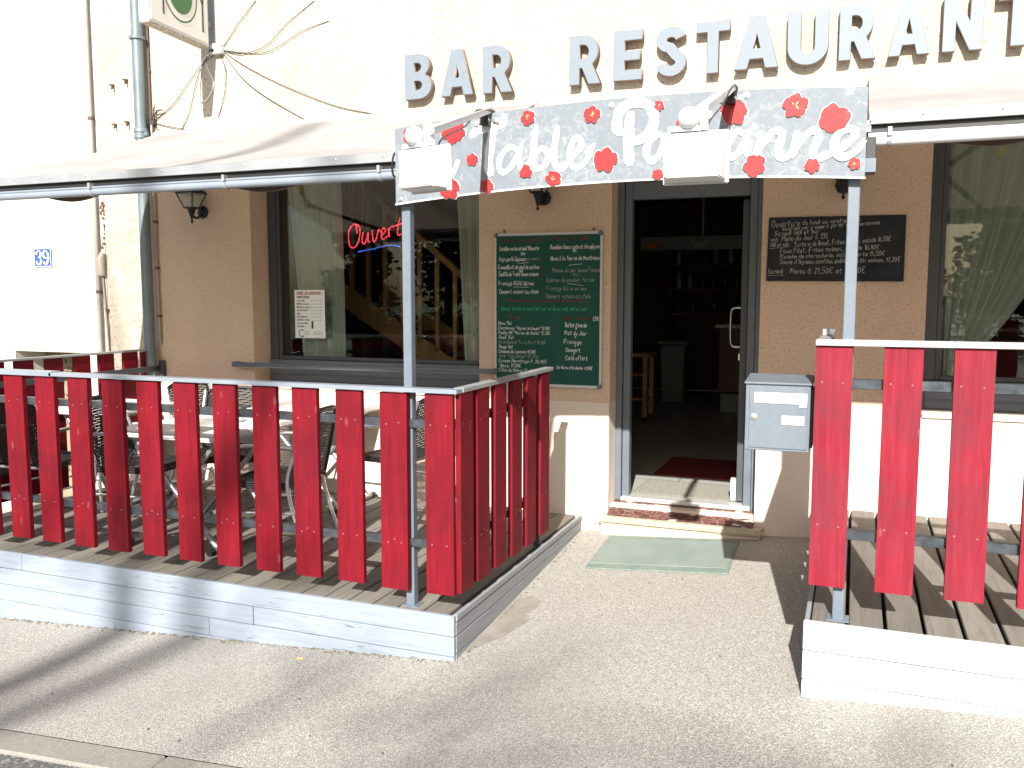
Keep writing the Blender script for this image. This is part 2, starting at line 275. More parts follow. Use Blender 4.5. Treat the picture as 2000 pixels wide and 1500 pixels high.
# ------------------------------------------------------------------ helpers
class MB:
    def __init__(s): s.v = []; s.f = []; s.mi = []
    def add(s, vs, fs, mi=0):
        o = len(s.v); s.v += [tuple(p) for p in vs]; s.f += [tuple(i + o for i in f) for f in fs]; s.mi += [mi] * len(fs); return s
    def box(s, x0, x1, y0, y1, z0, z1, mi=0):
        return s.add([(x, y, z) for z in (z0, z1) for y in (y0, y1) for x in (x0, x1)],
                     [(0, 2, 3, 1), (4, 5, 7, 6), (0, 1, 5, 4), (2, 6, 7, 3), (0, 4, 6, 2), (1, 3, 7, 5)], mi)
    def obox(s, c, size, rot=None, mi=0, taper=1.):
        rot = rot or Matrix.Identity(3); a, b, d = (q / 2 for q in size); vs = []
        for z in (-1, 1):
            k = taper if z > 0 else 1.
            for y in (-1, 1):
                for x in (-1, 1): vs.append(Vector(c) + rot @ Vector((x * a * k, y * b * k, z * d)))
        return s.add(vs, [(0, 2, 3, 1), (4, 5, 7, 6), (0, 1, 5, 4), (2, 6, 7, 3), (0, 4, 6, 2), (1, 3, 7, 5)], mi)
    def tube(s, pts, r, n=10, mi=0, closed=False):
        pts = [Vector(p) for p in pts]; m = len(pts); rs = r if isinstance(r, (list, tuple)) else [r] * m
        up = None; vs = []
        for i, p in enumerate(pts):
            a = pts[i - 1] if (i or closed) else p; b = pts[(i + 1) % m] if (i < m - 1 or closed) else p
            t = (b - a).normalized()
            if up is None: up = t.orthogonal().normalized()
            up = (up - t * up.dot(t)).normalized(); q = t.cross(up)
            vs += [p + (up * math.cos(k * 2 * PI / n) + q * math.sin(k * 2 * PI / n)) * rs[i] for k in range(n)]
        fs = []
        for i in range(m if closed else m - 1):
            j = (i + 1) % m
            fs += [(i * n + k, i * n + (k + 1) % n, j * n + (k + 1) % n, j * n + k) for k in range(n)]
        if not closed: fs += [tuple(range(n))[::-1], tuple((m - 1) * n + k for k in range(n))]
        return s.add(vs, fs, mi)
    def lathe(s, c, prof, n=16, mi=0, axis=(0, 0, 1), arc=1.):
        R = Vector(axis).to_track_quat('Z', 'Y').to_matrix(); vs = []
        for r, z in prof: vs += [Vector(c) + R @ Vector((r * math.cos(k * 2 * PI / n), r * math.sin(k * 2 * PI / n), z)) for k in range(n)]
        m = len(prof); fs = [(i * n + k, i * n + (k + 1) % n, (i + 1) * n + (k + 1) % n, (i + 1) * n + k) for i in range(m - 1) for k in range(n)]
        fs += [tuple(range(n))[::-1], tuple((m - 1) * n + k for k in range(n))]
        return s.add(vs, fs, mi)
    def ribbon(s, pts, w, mp, mi=0, lift=0.):
        s.rk = getattr(s, 'rk', 0) + 1; k0 = (s.rk % 7) * .00008 if lift is not None else 0; lift = lift or 0.
        pts = [Vector((p[0], p[1])) for p in pts]; m = len(pts); ws = w if isinstance(w, (list, tuple)) else [w] * m
        L = []; Rr = []
        for i, p in enumerate(pts):
            t = pts[min(i + 1, m - 1)] - pts[max(i - 1, 0)]
            if t.length < 1e-9: t = Vector((1, 0))
            t.normalize(); nn = Vector((-t.y, t.x)) * ws[i] / 2
            if i == 0: p = p - t * ws[i] * .3
            if i == m - 1: p = p + t * ws[i] * .3
            L.append(p + nn); Rr.append(p - nn)
        a0 = Vector(mp(0, 0)); ex = Vector(mp(1, 0)) - a0; ey = Vector(mp(0, 1)) - a0; nn = ey.cross(ex)
        if nn.y > 0: nn = -nn
        vs = [Vector(mp(*q)) + (nn * (k0 + lift * (i % m)) if abs(nn.y) > .5 else Vector()) for i, q in enumerate(L + Rr)]
        return s.add(vs, [(i, m + i, m + i + 1, i + 1) for i in range(m - 1)], mi)
    def mesh(s, name, mats, smooth=False, bevel=0, seg=1):
        me = bpy.data.meshes.new(name); me.from_pydata(s.v, [], s.f)
        for m in (mats if isinstance(mats, (list, tuple)) else [mats]): me.materials.append(MATS[m])
        for p, i in zip(me.polygons, s.mi): p.material_index = i
        bm = bmesh.new(); bm.from_mesh(me)
        bmesh.ops.recalc_face_normals(bm, faces=bm.faces)
        if bevel: bmesh.ops.bevel(bm, geom=[e for e in bm.edges if e.calc_face_angle(0) > .5], offset=bevel, segments=seg, affect='EDGES', clamp_overlap=True)
        bm.to_mesh(me); bm.free()
        if smooth:
            for p in me.polygons: p.use_smooth = True
            me.set_sharp_from_angle(angle=math.radians(42))
        return me
    def build(s, name, mats, parent=None, smooth=False, bevel=0, seg=1, local=False):
        o = bpy.data.objects.new(name, s.mesh(name, mats, smooth, bevel, seg)); C.objects.link(o)
        if parent is not None:
            o.parent = parent
            if not local: 
                q = parent
                off = Vector((0, 0, 0))
                while q is not None: off += q.location; q = q.parent
                o.location = -off
        return o
def link(name, me, parent=None, loc=(0, 0, 0), rot=(0, 0, 0)):
    o = bpy.data.objects.new(name, me); C.objects.link(o); o.parent = parent; o.location = loc; o.rotation_euler = rot; return o
def tag(o, label, cat, group=None):
    o['label'] = label; o['category'] = cat
    if group: o['group'] = group
    return o
def thing(name, loc, label, cat, group=None, rz=0):
    o = bpy.data.objects.new(name, None); C.objects.link(o); o.location = loc; o.rotation_euler = (0, 0, rz); o.empty_display_size = .1
    return tag(o, label, cat, group)
def struct(o): o['kind'] = 'structure'; return o
def dup(root, loc, rz, label):
    r = root.copy(); C.objects.link(r); r.location = loc; r.rotation_euler = (0, 0, rz); r['label'] = label
    for ch in list(root.children):
        c = ch.copy(); C.objects.link(c); c.parent = r
        for g in list(ch.children): d = g.copy(); C.objects.link(d); d.parent = c
    return r
def smoothp(pts, k=5):
    P = [Vector(p) for p in pts]; out = []
    for i in range(len(P) - 1):
        a = P[max(i - 1, 0)]; b = P[i]; c = P[i + 1]; d = P[min(i + 2, len(P) - 1)]
        for j in range(k):
            t = j / k; out.append(.5 * (2 * b + (c - a) * t + (2 * a - 5 * b + 4 * c - d) * t * t + (-a + 3 * b - 3 * c + d) * t ** 3))
    out.append(P[-1]); return out
def curve_mesh(name, loops, depth, bevel, mats, mp, sidemat=None):
    cu = bpy.data.curves.new(name, 'CURVE'); cu.dimensions = '2D'; cu.fill_mode = 'BOTH'; cu.extrude = depth / 2; cu.bevel_depth = bevel; cu.bevel_resolution = 0
    for lp in loops:
        sp = cu.splines.new('POLY'); sp.points.add(len(lp) - 1); sp.use_cyclic_u = True
        for q, p in zip(sp.points, lp): q.co = (p[0], p[1], 0, 1)
    o = bpy.data.objects.new(name, cu); C.objects.link(o)
    me = bpy.data.meshes.new_from_object(o.evaluated_get(bpy.context.evaluated_depsgraph_get()))
    bpy.data.objects.remove(o); me.name = name; me.materials.clear()
    for m in mats: me.materials.append(MATS[m])
    bm = bmesh.new(); bm.from_mesh(me)
    for f in bm.faces:
        f.material_index = 0 if (len(mats) == 1 or (abs(f.normal.z) > .5 and f.calc_center_median().z > 0)) else 1
    for v in bm.verts: v.co = mp(v.co.x, v.co.y, v.co.z)
    bmesh.ops.recalc_face_normals(bm, faces=bm.faces); bm.to_mesh(me); bm.free()
    return me
def gz(x, y):      # height of the sloping pavement
    x = max(-16, min(16, x)); return .065 * (x + .9) + .055 * max(min(y, .4), -3.41)

# ------------------------------------------------------------------ handwriting
GL = dict(a="46 26 15 13 22 32 44 46 43 52", b="19 12 14 26 36 45 43 32 22 13", c="45 36 26 15 13 22 32 43", d="49 42 43 32 22 13 15 26 36 45",
 e="14 44 45 36 26 15 13 22 32 43", f="48 39 28 22|16 36", g="45 36 26 15 13 22 32 43 46 41 30 20 11", h="19 12 14 26 36 45 42", i="16 12|18 17", j="26 21 10|28 27",
 k="19 12|45 14|24 42", l="19 13 22", m="16 12 15 26 35 32 35 46 55 52", n="16 12 15 26 36 45 42", o="26 15 13 22 32 43 45 36 26", p="16 10|15 26 36 45 43 32 22 13",
 q="45 36 26 15 13 22 32 43|46 40", r="16 12 15 26 36", s="45 36 26 15 24 34 43 32 22 13", t="28 23 32 42|16 46", u="16 13 22 32 43|46 42", v="16 32 46",
 w="16 22 35 42 56", x="16 42|12 46", y="16 32|46 20 10", z="16 46 12 42",
 A="12 39 52|24 44", B="12 19 39 48 47 36 16|36 45 43 32 12", C="58 49 29 17 14 22 42 53", D="12 19 39 57 54 32 12", E="59 19 12 52|16 46", F="59 19 12|16 46",
 G="58 49 29 17 14 22 42 54 55 35", H="19 12|59 52|16 56", I="19 12", J="49 43 32 22 13", K="19 12|59 16 52", L="19 12 52", M="12 19 35 59 62", N="12 19 52 59",
 O="29 17 14 22 42 54 57 49 29", P="12 19 39 48 47 36 16", Q="29 17 14 22 42 54 57 49 29|33 51", R="12 19 39 48 47 36 16|36 52", S="58 49 29 18 17 26 45 54 43 32 22 13",
 T="09 69|39 32", U="19 14 22 42 54 59", V="19 32 59", W="19 22 36 42 69", X="19 52|12 59", Y="19 36 59|36 32", Z="19 59 12 52")
GL.update({'0': "29 17 14 22 32 44 47 39 29", '1': "17 29 22", '2': "18 29 39 48 47 12 42", '3': "18 29 39 48 47 36 26|36 45 43 32 22 13", '4': "39 14 44|36 32",
 '5': "49 19 16 36 45 43 32 12", '6': "39 16 13 22 32 43 45 36 16", '7': "19 49 22", '8': "29 18 27 45 43 32 22 13 15 37 48 39 29", '9': "46 25 16 18 29 39 48 46 32",
 '€': "58 49 39 28 24 32 42 53|16 36|15 35", ',': "23 11", '.': "22 23", "'": "29 27", '"': "19 17|39 37", '+': "15 45|37 33", '-': "15 35", ':': "22 23|25 26",
 '/': "12 49", '=': "14 44|16 46"})
for k, b, ac in (('é', 'e', '27 39'), ('è', 'e', '29 37'), ('à', 'a', '29 37'), ('ê', 'e', '17 29 37'), ('ô', 'o', '17 29 37'), ('É', 'E', '')):
    GL[k] = GL[b] + ('|' + ac if ac else '')
def write(mb, text, u, v, h, mp, fit=None, slope=0., wd=.002, jit=.35, slant=.12, smooth=True, mi=0, bold=1):
    """strokes of a line of text in the (u right, v up) plane; h = capital height"""
    sc = h / 7.; x = 0.; out = []
    for ch in text:
        if ch == ' ': x += 3.2; continue
        g = GL.get(ch)
        if not g: continue
        mxx = 0; dy = random.uniform(-jit, jit) * .8; ks = 1 + random.uniform(-jit, jit) * .25
        for st in g.split('|'):
            P = [(int(q[0]), int(q[1])) for q in st.split()]; mxx = max(mxx, max(p[0] for p in P))
            out.append([(x + p[0] * ks + random.uniform(-jit, jit) * .5 + (p[1] - 2) * slant, (p[1] - 2) * ks + dy + random.uniform(-jit, jit) * .4) for p in P])
        x += mxx * ks + (.9 if smooth else 1.1)
    fx = (fit / (x * sc)) if fit and x else 1.
    for P in out:
        Q = [(u + px * sc * fx, v + py * sc + px * sc * fx * slope) for px, py in P]
        if smooth: Q = smoothp([Vector(q) for q in Q], 3)
        ww = [wd * random.uniform(.75, 1.25) for _ in Q] if smooth else wd
        mb.ribbon(Q, ww, mp, mi)
    return x * sc * fx

# ------------------------------------------------------------------ ground
def grid(name, xs, ys, zf, mat):
    m = MB(); nx = len(xs); m.v = [(x, y, zf(x, y)) for y in ys for x in xs]
    m.f = [(j * nx + i, j * nx + i + 1, (j + 1) * nx + i + 1, (j + 1) * nx + i) for j in range(len(ys) - 1) for i in range(nx - 1)]; m.mi = [0] * len(m.f)
    return struct(m.build(name, mat))
XS = [-220, -60, -30, -16] + [-15 + i for i in range(31)] + [16, 30, 60, 220]
grid('pavement', XS, [-3.25, -2.4, -1.2, 0, .4], gz, 'asphalt_beige')
kz = lambda x: gz(x, -3.3)
m = MB()
for i in range(-18, 14):
    x0, x1 = -3.62 + i * 1.0 + .004, -3.62 + (i + 1) * 1.0 - .004
    m.add([(x0, -3.405, kz(x0) - .3), (x1, -3.405, kz(x1) - .3), (x1, -3.252, kz(x1) - .3), (x0, -3.252, kz(x0) - .3),
           (x0, -3.405, kz(x0) + .002), (x1, -3.405, kz(x1) + .002), (x1, -3.252, kz(x1) + .006), (x0, -3.252, kz(x0) + .006)],
          [(0, 1, 2, 3), (4, 5, 6, 7), (0, 1, 5, 4), (1, 2, 6, 5), (2, 3, 7, 6), (3, 0, 4, 7)])
struct(m.build('kerb', 'kerb_stone', bevel=.008))
RZ = lambda x: .065 * (max(-16, min(16, x)) + .9) - .1955
grid('road', XS, [-11.5, -6, -3.38], lambda x, y: RZ(x), 'asphalt_dark')
grid('verge', XS, [-220, -60, -24, -11.45], lambda x, y: RZ(x) + .04 + (.02 if y > -20 else 0), 'hedge_leaf')
m = MB(); 
for i in range(420):     # grit and moss line along the foot of the left deck
    x = random.uniform(-5.5, -1.8); y = -2.19 - abs(random.gauss(0, .018)); r = random.uniform(.002, .006)
    m.obox((x, y, gz(x, y) + r * .3), (r * 2.2, r * 1.6, r), Matrix.Rotation(random.random() * 3, 3, 'Z'))
for i in range(60):
    y = random.uniform(-2.2, -.1); x = -1.775 + abs(random.gauss(0, .012)); r = random.uniform(.003, .008)
    m.obox((x, y, gz(x, y) + r * .3), (r * 2, r * 1.6, r), Matrix.Rotation(random.random() * 3, 3, 'Z'))
o = m.build('grit', 'moss'); o['kind'] = 'stuff'; o['label'] = 'dark grit and moss gathered along the foot of the left deck'; o['category'] = 'grit'

# ------------------------------------------------------------------ cafe building
B = thing('cafe_building', (-1, .15, .1), 'cafe front with tan rendered wall, sunlit-coloured upper part, grey door and two large windows', 'building')
X0, X1, ZT = -6.17, 6.0, 6.2
OP = [(-4.63, -2.60, .90, 2.78), (-1.60, -.59, .14, 2.72), (.40, 2.6, .90, 2.78)]
def wall_boxes(m, z0, z1, y0, y1):
    xs = [X0] + [q for o in OP for q in o[:2]] + [X1]
    for i in range(0, len(xs), 2): m.box(xs[i], xs[i + 1], y0, y1, z0, z1)
    for a, b, za, zb in OP:
        if za > z0: m.box(a, b, y0, y1, z0, min(za, z1))
        if zb < z1: m.box(a, b, y0, y1, max(zb, z0), z1)
m = MB(); wall_boxes(m, .872, 2.93, 0, .36); m.build('wall', 'render_tan', B)
m = MB(); m.box(X0, X1, 0, .36, 2.93, ZT); m.build('upper_wall', 'render_tan_sunlit', B)
m = MB()
for a, b in ((X0, -1.60), (-.59, X1)): m.box(a, b, -.012, .36, -.6, .872)
m.box(-1.60, -.59, .05, .36, -.6, .135)
m.build('plinth', 'render_plinth', B)
# strip of the same render in its sunlit colour, between downpipe and corner, sits flush on the wall
m = MB(); m.box(-6.168, -5.70, -.006, .0, -.5, 2.93); m.build('corner_strip', 'render_tan_sunlit', B)

def window(x0, x1, z0, z1, y):
    f = MB(); t = .075
    f.box(x0, x0 + t, y, y + .07, z0 + .19, z1); f.box(x1 - t, x1, y, y + .07, z0 + .19, z1)
    f.box(x0 + t, x1 - t, y, y + .07, z1 - .08, z1)
    f.box(x0 + t, x0 + t + .03, y + .015, y + .06, z0 + .19, z1 - .08)
    f.box(x1 - t - .03, x1 - t, y + .015, y + .06, z0 + .19, z1 - .08)
    f.box(x0 + t + .03, x1 - t - .03, y + .015, y + .06, z0 + .19, z0 + .22)
    fr = f.build('window', 'dark_grey_paint', B, bevel=.004)
    g = MB(); g.box(x0 + t + .03, x1 - t - .03, y + .034, y + .042, z0 + .22, z1 - .08); g.build('pane', 'glass', fr)
    p = MB(); p.box(x0, x1, y - .01, y + .06, z0 - .0, z0 + .188)
    for k in range(3): p.box(x0 + .02, x1 - .02, y - .018, y - .008, z0 + .012 + k * .06, z0 + .06 + k * .06)
    p.build('lower_panel', 'grey_paint', fr, bevel=.003)
    s = MB(); s.box(x0 + .002, x1 - .002, -.03, y - .02, z0 - .03, z0 + .006); s.build('sill', 'render_plinth', fr, bevel=.004)
    return fr
window(-4.628, -2.602, .90, 2.78, .22)
window(.402, 2.598, .90, 2.78, .16)
# handrail bar across the first window
m = MB(); m.tube([(-4.78, -.0, 1.062), (-4.78, -.075, 1.062), (-4.76, -.10, 1.062), (-2.47, -.10, 1.075), (-2.45, -.075, 1.075), (-2.45, -.0, 1.075)], .021, 12)
m.build('handrail', 'grey_paint', B, smooth=True)
# door frame, transom, leaf
m = MB(); t = .072
m.box(-1.60, -1.60 + .045, .17, .28, .14, 2.72); m.box(-1.552, -1.552 + .052, .19, .26, .17, 2.72)
m.box(-.635, -.59, .17, .28, .14, 2.72); m.box(-.690, -.638, .19, .26, .17, 2.72)
m.box(-1.50, -.69, .19, .26, 2.30, 2.42); m.box(-1.50, -.69, .19, .26, 2.66, 2.72)
df = m.build('door_frame', 'grey_paint', B, bevel=.004)
m = MB(); m.box(-1.50, -.69, .222, .230, 2.42, 2.66); m.build('transom_pane', 'glass', df)
m = MB(); m.box(-1.553, -.637, .15, .262, .14, .172); m.build('threshold_bar', 'aluminium_bar', df, bevel=.006)
leaf = bpy.data.objects.new('door', None); C.objects.link(leaf); leaf.parent = B; leaf.location = Vector((-.70, .27, .18)) - B.location
leaf.rotation_euler = (0, 0, math.radians(6))
m = MB()   # hinge at origin, leaf runs along +y then swung
m.box(-.045, 0, 0, .09, 0, 2.1); m.box(-.045, 0, .72, .80, 0, 2.1); m.box(-.045, 0, .09, .72, 0, .12); m.box(-.045, 0, .09, .72, 2.0, 2.1)
m.build('leaf_frame', 'dark_grey_paint', leaf, local=True, bevel=.003)
m = MB(); m.box(-.026, -.018, .09, .72, .12, 2.0); m.build('pane', 'glass', leaf, local=True)
m = MB(); m.tube(smoothp([(-.045, .76, 1.05), (-.10, .76, 1.05), (-.125, .76, 1.08), (-.13, .76, 1.2), (-.125, .76, 1.32), (-.10, .76, 1.35), (-.045, .76, 1.35)], 4), .009, 10)
m.obox((-.055, .76, .97), (.02, .03, .05)); m.build('handle', 'alu', leaf, smooth=True, local=True)
m = MB(); m.box(-.085, -.047, .0, .06, .0, .16); m.build('sunlit_door_corner', 'white_plastic', leaf, bevel=.006, local=True)  # white block paints the sunlit bottom corner of the leaf
# interior shell
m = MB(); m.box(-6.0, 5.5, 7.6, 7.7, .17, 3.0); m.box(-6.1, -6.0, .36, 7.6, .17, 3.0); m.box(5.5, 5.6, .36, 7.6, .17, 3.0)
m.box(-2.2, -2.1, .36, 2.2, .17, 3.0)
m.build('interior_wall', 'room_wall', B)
m = MB(); m.box(-6.0, 5.5, .265, 7.6, .0, .168); m.build('interior_floor', 'floor_tiles', B)
m = MB(); m.box(-6.0, 5.5, .36, 7.6, 3.0, 3.1); m.build('interior_ceiling', 'room_ceiling', B)
# step
st = thing('door_step', (-1.08, 0, 0), 'cream stone doorstep with dark mosaic tread in front of the door', 'step')
m = MB(); m.box(-1.625, -.545, -.10, .0, -.12, .026); m.box(-1.598, -.592, .0, .15, -.1, .078); m.build('base', 'render_plinth', st)
m = MB(); m.box(-1.65, -.52, -.125, -.06, .028, .080); m.build('nosing', 'stone_step', st, bevel=.018, seg=3)
m = MB(); m.box(-1.64, -.53, -.0595, -.013, .02, .078); m.build('tread_bed', 'stone_step', st)
m = MB(); m.add([(-1.598, -.062, .081), (-.592, -.062, .081), (-.592, .149, .143), (-1.598, .149, .143), (-1.598, -.062, .0785), (-.592, -.062, .0785), (-.592, .149, .0785), (-1.598, .149, .0785)],
    [(0, 1, 2, 3), (4, 5, 6, 7), (0, 1, 5, 4), (1, 2, 6, 5), (2, 3, 7, 6), (3, 0, 4, 7)]); m.build('mosaic_tread', 'mosaic', st)

# neighbour building
NB = thing('neighbour_building', (-9, .15, 0), 'white rendered neighbouring house wall with a rough stone recess', 'building')
m = MB(); m.box(-14, -7.35, .0, .36, -1.5, ZT); m.box(-7.35, -6.43, .0, .36, 1.11, ZT); m.box(-6.43, X0 - .002, .0, .36, -1.5, ZT)
m.box(-6.395, -6.18, -.012, .0, -1, ZT)
m.build('wall', 'render_white', NB)
m = MB(); m.box(-7.35, -6.43, .34, .36, -1.5, 1.11)
for i in range(90):
    x = random.uniform(-7.33, -6.45); z = random.uniform(-.7, 1.08); r = random.uniform(.02, .05)
    m.obox((x, .335, z), (r * 2, r, r * 1.3), Matrix.Rotation(random.random(), 3, 'Y') @ Matrix.Rotation(random.random(), 3, 'X'))
m.build('stone_recess', 'rough_stone', NB)
m = MB(); pts = []
for z0, xx in ((4.4, -6.41), (2.4, -6.41), (1.8, -6.40)):
    m.ribbon([(xx + random.uniform(-.012, .012), z0 - k * .07) for k in range(9)], [random.uniform(.001, .007) for _ in range(9)], lambda u, v: (u, -.0135 if u > -6.395 else -.0015, v))
m.ribbon([(-8 + k * .1, 1.50 + random.uniform(-.012, .012) + .05 * (k < 6)) for k in range(15)], [random.uniform(.001, .006) for _ in range(15)], lambda u, v: (u, -.0015, v))
m.build('cracks', 'crack_dark', NB)
# wall fittings on the left
def pipe(name, pts, r, mat, label, cat, clips=(), group=None):
    t = thing(name, (pts[0][0], 0, pts[0][2]), label, cat, group)
    m = MB(); m.tube(pts, r, 14); m.build('pipe', mat, t, smooth=True)
    for z in clips:
        x = min(pts, key=lambda p: abs(p[2] - z))[0]
        m = MB(); m.tube([(x, pts[0][1], z - .012), (x, pts[0][1], z + .012)], r * 1.35, 14); m.box(x - .01, x + .01, pts[0][1], 0, z - .006, z + .006)
        m.build('clip', mat if r > .03 else 'conduit_brown', t, smooth=True)
    return t
t = pipe('downpipe', [(-5.64, -.095, -.4), (-5.64, -.095, 2.42), (-5.64, -.095, 6.1)], .046, 'zinc_pipe', 'grey zinc rainwater pipe running down the wall beside the tan render', 'downpipe', (3.75, .6))
m = MB(); m.lathe((-5.64, -.095, 2.93), [(.047, 0), (.055, .005), (.055, .03), (.05, .035), (.05, .05), (.056, .055), (.056, .08), (.047, .09)], 18); m.box(-5.60, -5.56, -.11, -.09, 2.955, 2.985)
m.build('collar', 'zinc_pipe', t, smooth=True)
pipe('conduit', [(-6.235, -.055, -.3), (-6.23, -.055, 2.9), (-6.225, -.055, 6)], .018, 'conduit_cream', 'cream conduit pipe up the edge of the white wall', 'conduit', (3.15, 1.66))
pipe('conduit', [(-5.585, -.03, 1.22), (-5.59, -.03, 2.0), (-5.585, -.03, 3.06)], .010, 'conduit_cream', 'thin beige conduit with brown clips just right of the downpipe', 'conduit', (1.45, 1.86, 2.25))
pipe('conduit', [(-5.60, -.02, 3.1), (-5.60, -.02, 6)], .008, 'conduit_brown', 'thin brown cable pipe above the tangle of wires', 'conduit', (3.5,))
t = pipe('conduit', [(-6.15, -.03, -.3), (-6.17, -.03, 1.2), (-6.20, -.03, 1.83)], .008, 'conduit_cream', 'thin pipe under the broken elbow cap left of the downpipe', 'conduit', (1.5,))
m = MB(); m.tube([(-6.20, -.04, 1.80), (-6.20, -.045, 1.95), (-6.19, -.03, 2.0)], [.03, .034, .02], 10); m.build('elbow_cap', 'conduit_cream', t, smooth=True)
m = MB()
for k in range(16):
    a, b, r = -6.19 + random.uniform(-.018, .018), 2.04 + k * .026 + random.uniform(-.01, .01), random.uniform(.006, .022) * (1.2 if k > 11 else .7)
    m.obox((a, -.012, b), (r * 1.3, .006, r * 2), Matrix.Rotation(random.uniform(0, 3), 3, 'Y'))
m.build('broken_plaster', 'rust_tile', t)
for (x, z) in ((-6.01, 3.42), (-5.86, 3.45), (-6.0, 3.09), (-5.86, 3.1)):
    m = MB(); m.obox((x, -.02, z), (.03, .04, .012)); m.obox((x + .012, -.035, z - .02), (.012, .012, .04))
    tag(m.build('wall_hook', 'conduit_brown', bevel=.002), 'small rusty hook left in the plaster beside the downpipe', 'hook', 'rusty hooks beside the downpipe')

# house number
t = thing('number_plate', (-6.925, -.0, 1.97), 'small blue enamel house number plate reading 39 on the white wall', 'number plate')
m = MB(); m.box(-7.03, -6.82, -.012, -.001, 1.885, 2.055); m.build('plate', 'label_blue', t, bevel=.004)
mp = lambda u, v: (u, -.0135, v)
m = MB(); m.ribbon([(-7.028, 2.05), (-6.822, 2.05)], .007, mp); m.ribbon([(-7.028, 1.89), (-6.822, 1.89)], .007, mp); m.ribbon([(-7.026, 2.053), (-7.026, 1.887)], .007, mp); m.ribbon([(-6.824, 2.053), (-6.824, 1.887)], .007, mp)
def num(P, W, x, z, s): m.ribbon([(x + p[0] * s, z + p[1] * s) for p in smoothp([Vector(q) for q in P], 4)], [a * s for a in [W[min(int(i / 4), len(W) - 1)] for i in range((len(P) - 1) * 4 + 1)]], mp)
num([(.05, .78), (.12, .95), (.30, 1.0), (.46, .88), (.46, .66), (.34, .54), (.2, .52)], (.16, .06, .1, .2, .2, .06), -7.005, 1.91, .12)
num([(.2, .52), (.38, .48), (.5, .32), (.48, .12), (.30, 0), (.12, .04), (.05, .2)], (.06, .1, .2, .2, .08, .16), -7.005, 1.91, .12)
num([(.5, .62), (.36, .48), (.16, .5), (.05, .66), (.06, .86), (.2, 1.), (.38, .98), (.5, .8), (.53, .5), (.47, .2), (.3, 0), (.12, .05), (.08, .18)], (.05, .08, .18, .2, .16, .06, .08, .2, .22, .18, .07, .15), -6.92, 1.91, .12)
m.build('digits', 'sign_white', t)

# ------------------------------------------------------------------ terrace decks
def planks(m, x0, x1, y0, y1, zt, w=.145, gap=.006, th=.028):
    x = x0
    while x < x1 - .03:
        e = min(x + w - gap, x1); dz = random.uniform(-.0015, .0015)
        m.box(x, e, y0, y1, zt - th + dz, zt + dz); x += w
def deck(name, x0, x1, yf, zt, zlow, mf, ms, label, w, gap, side_left=False, rows=3, bh=.102):
    t = thing(name, ((x0 + x1) / 2, yf / 2, 0), label, 'deck')
    m = MB(); planks(m, x0 + .004, x1 - .004, yf + .004, -.014, zt, w, gap); m.build('planking', 'deck_wood', t, bevel=.004)
    m = MB(); m.box(x0 + .02, x1 - .02, yf + .03, -.03, zt - .075, zt - .06); m.build('gap_shade_sheet', 'gap_shade_dark', t)  # near-black sheet added so the gaps between planks read as shaded
    m = MB()
    for x in (x0 + .1, (x0 + x1) / 2, x1 - .1): m.box(x - .03, x + .03, yf + .05, -.05, zlow, zt - .03)
    m.build('joists', 'bark', t)
    return t
YD = -2.165
dl = deck('terrace_deck', -5.75, -1.815, YD, .046, -.5, '', '', 'raised wooden terrace deck left of the door, edged with bluish white boards', .145, .011)
def boards(parent, rows, mat, front, name='fascia_board'):
    for a, b, z0, z1, jy in rows:
        m = MB()
        if front: m.box(a, b, YD - .022 + jy, YD, z0, z1)
        else: m.box(front_x - .0, front_x + .022 + jy, a, b, z0, z1)
        m.build(name, mat, parent, bevel=.003)
front = True
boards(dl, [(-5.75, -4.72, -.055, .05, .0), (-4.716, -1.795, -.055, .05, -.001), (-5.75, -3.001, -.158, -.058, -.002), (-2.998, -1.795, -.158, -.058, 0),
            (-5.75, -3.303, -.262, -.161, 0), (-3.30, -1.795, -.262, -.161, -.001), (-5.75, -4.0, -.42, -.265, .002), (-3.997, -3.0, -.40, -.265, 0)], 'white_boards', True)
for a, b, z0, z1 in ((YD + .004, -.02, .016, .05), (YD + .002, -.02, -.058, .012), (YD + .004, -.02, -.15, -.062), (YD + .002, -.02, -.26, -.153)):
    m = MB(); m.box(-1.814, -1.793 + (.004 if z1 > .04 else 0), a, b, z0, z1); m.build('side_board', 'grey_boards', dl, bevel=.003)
dr = deck('terrace_deck', -.135, 3.6, YD, .25, -.2, '', '', 'raised wooden terrace deck right of the door, edged with fresh white boards', .150, .016)
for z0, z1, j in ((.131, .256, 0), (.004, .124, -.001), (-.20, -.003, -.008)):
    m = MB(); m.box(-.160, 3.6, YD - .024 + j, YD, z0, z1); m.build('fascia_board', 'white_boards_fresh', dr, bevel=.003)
for z0, z1 in ((.13, .252), (.004, .127), (-.2, .0)):
    m = MB(); m.box(-.158, -.138, YD + .003, -.03, z0, z1); m.build('side_board', 'grey_boards', dr, bevel=.003)

# ------------------------------------------------------------------ fences
def picket_mesh(w, h, th, screws, mat='red_paint_wood'):
    m = MB(); m.box(-w / 2, w / 2, -th / 2, th / 2, 0, h)
    me0 = m
    for sx, sz in screws:
        m.lathe((sx, -th / 2, sz), [(.0055, 0), (.0055, .001), (.003, .002)], 8, 1, axis=(0, -1, 0))
    return m.mesh('picket', [mat, 'screw_red'], bevel=.0035, seg=2)
F = thing('picket_fence', (-3.6, YD + .02, .046), 'red picket fence with grey top strip turning the corner of the left deck', 'fence')
pk = [(-4.806, -4.656), (-4.556, -4.402), (-4.297, -4.14), (-4.036, -3.879), (-3.77, -3.619), (-3.51, -3.354), (-3.249, -3.092), (-2.985, -2.830), (-2.729, -2.573), (-2.467, -2.313), (-2.209, -2.059), (-1.952, -1.803)]
pk = [(-5.58, -5.43), (-5.33, -5.18), (-5.07, -4.92)] + pk
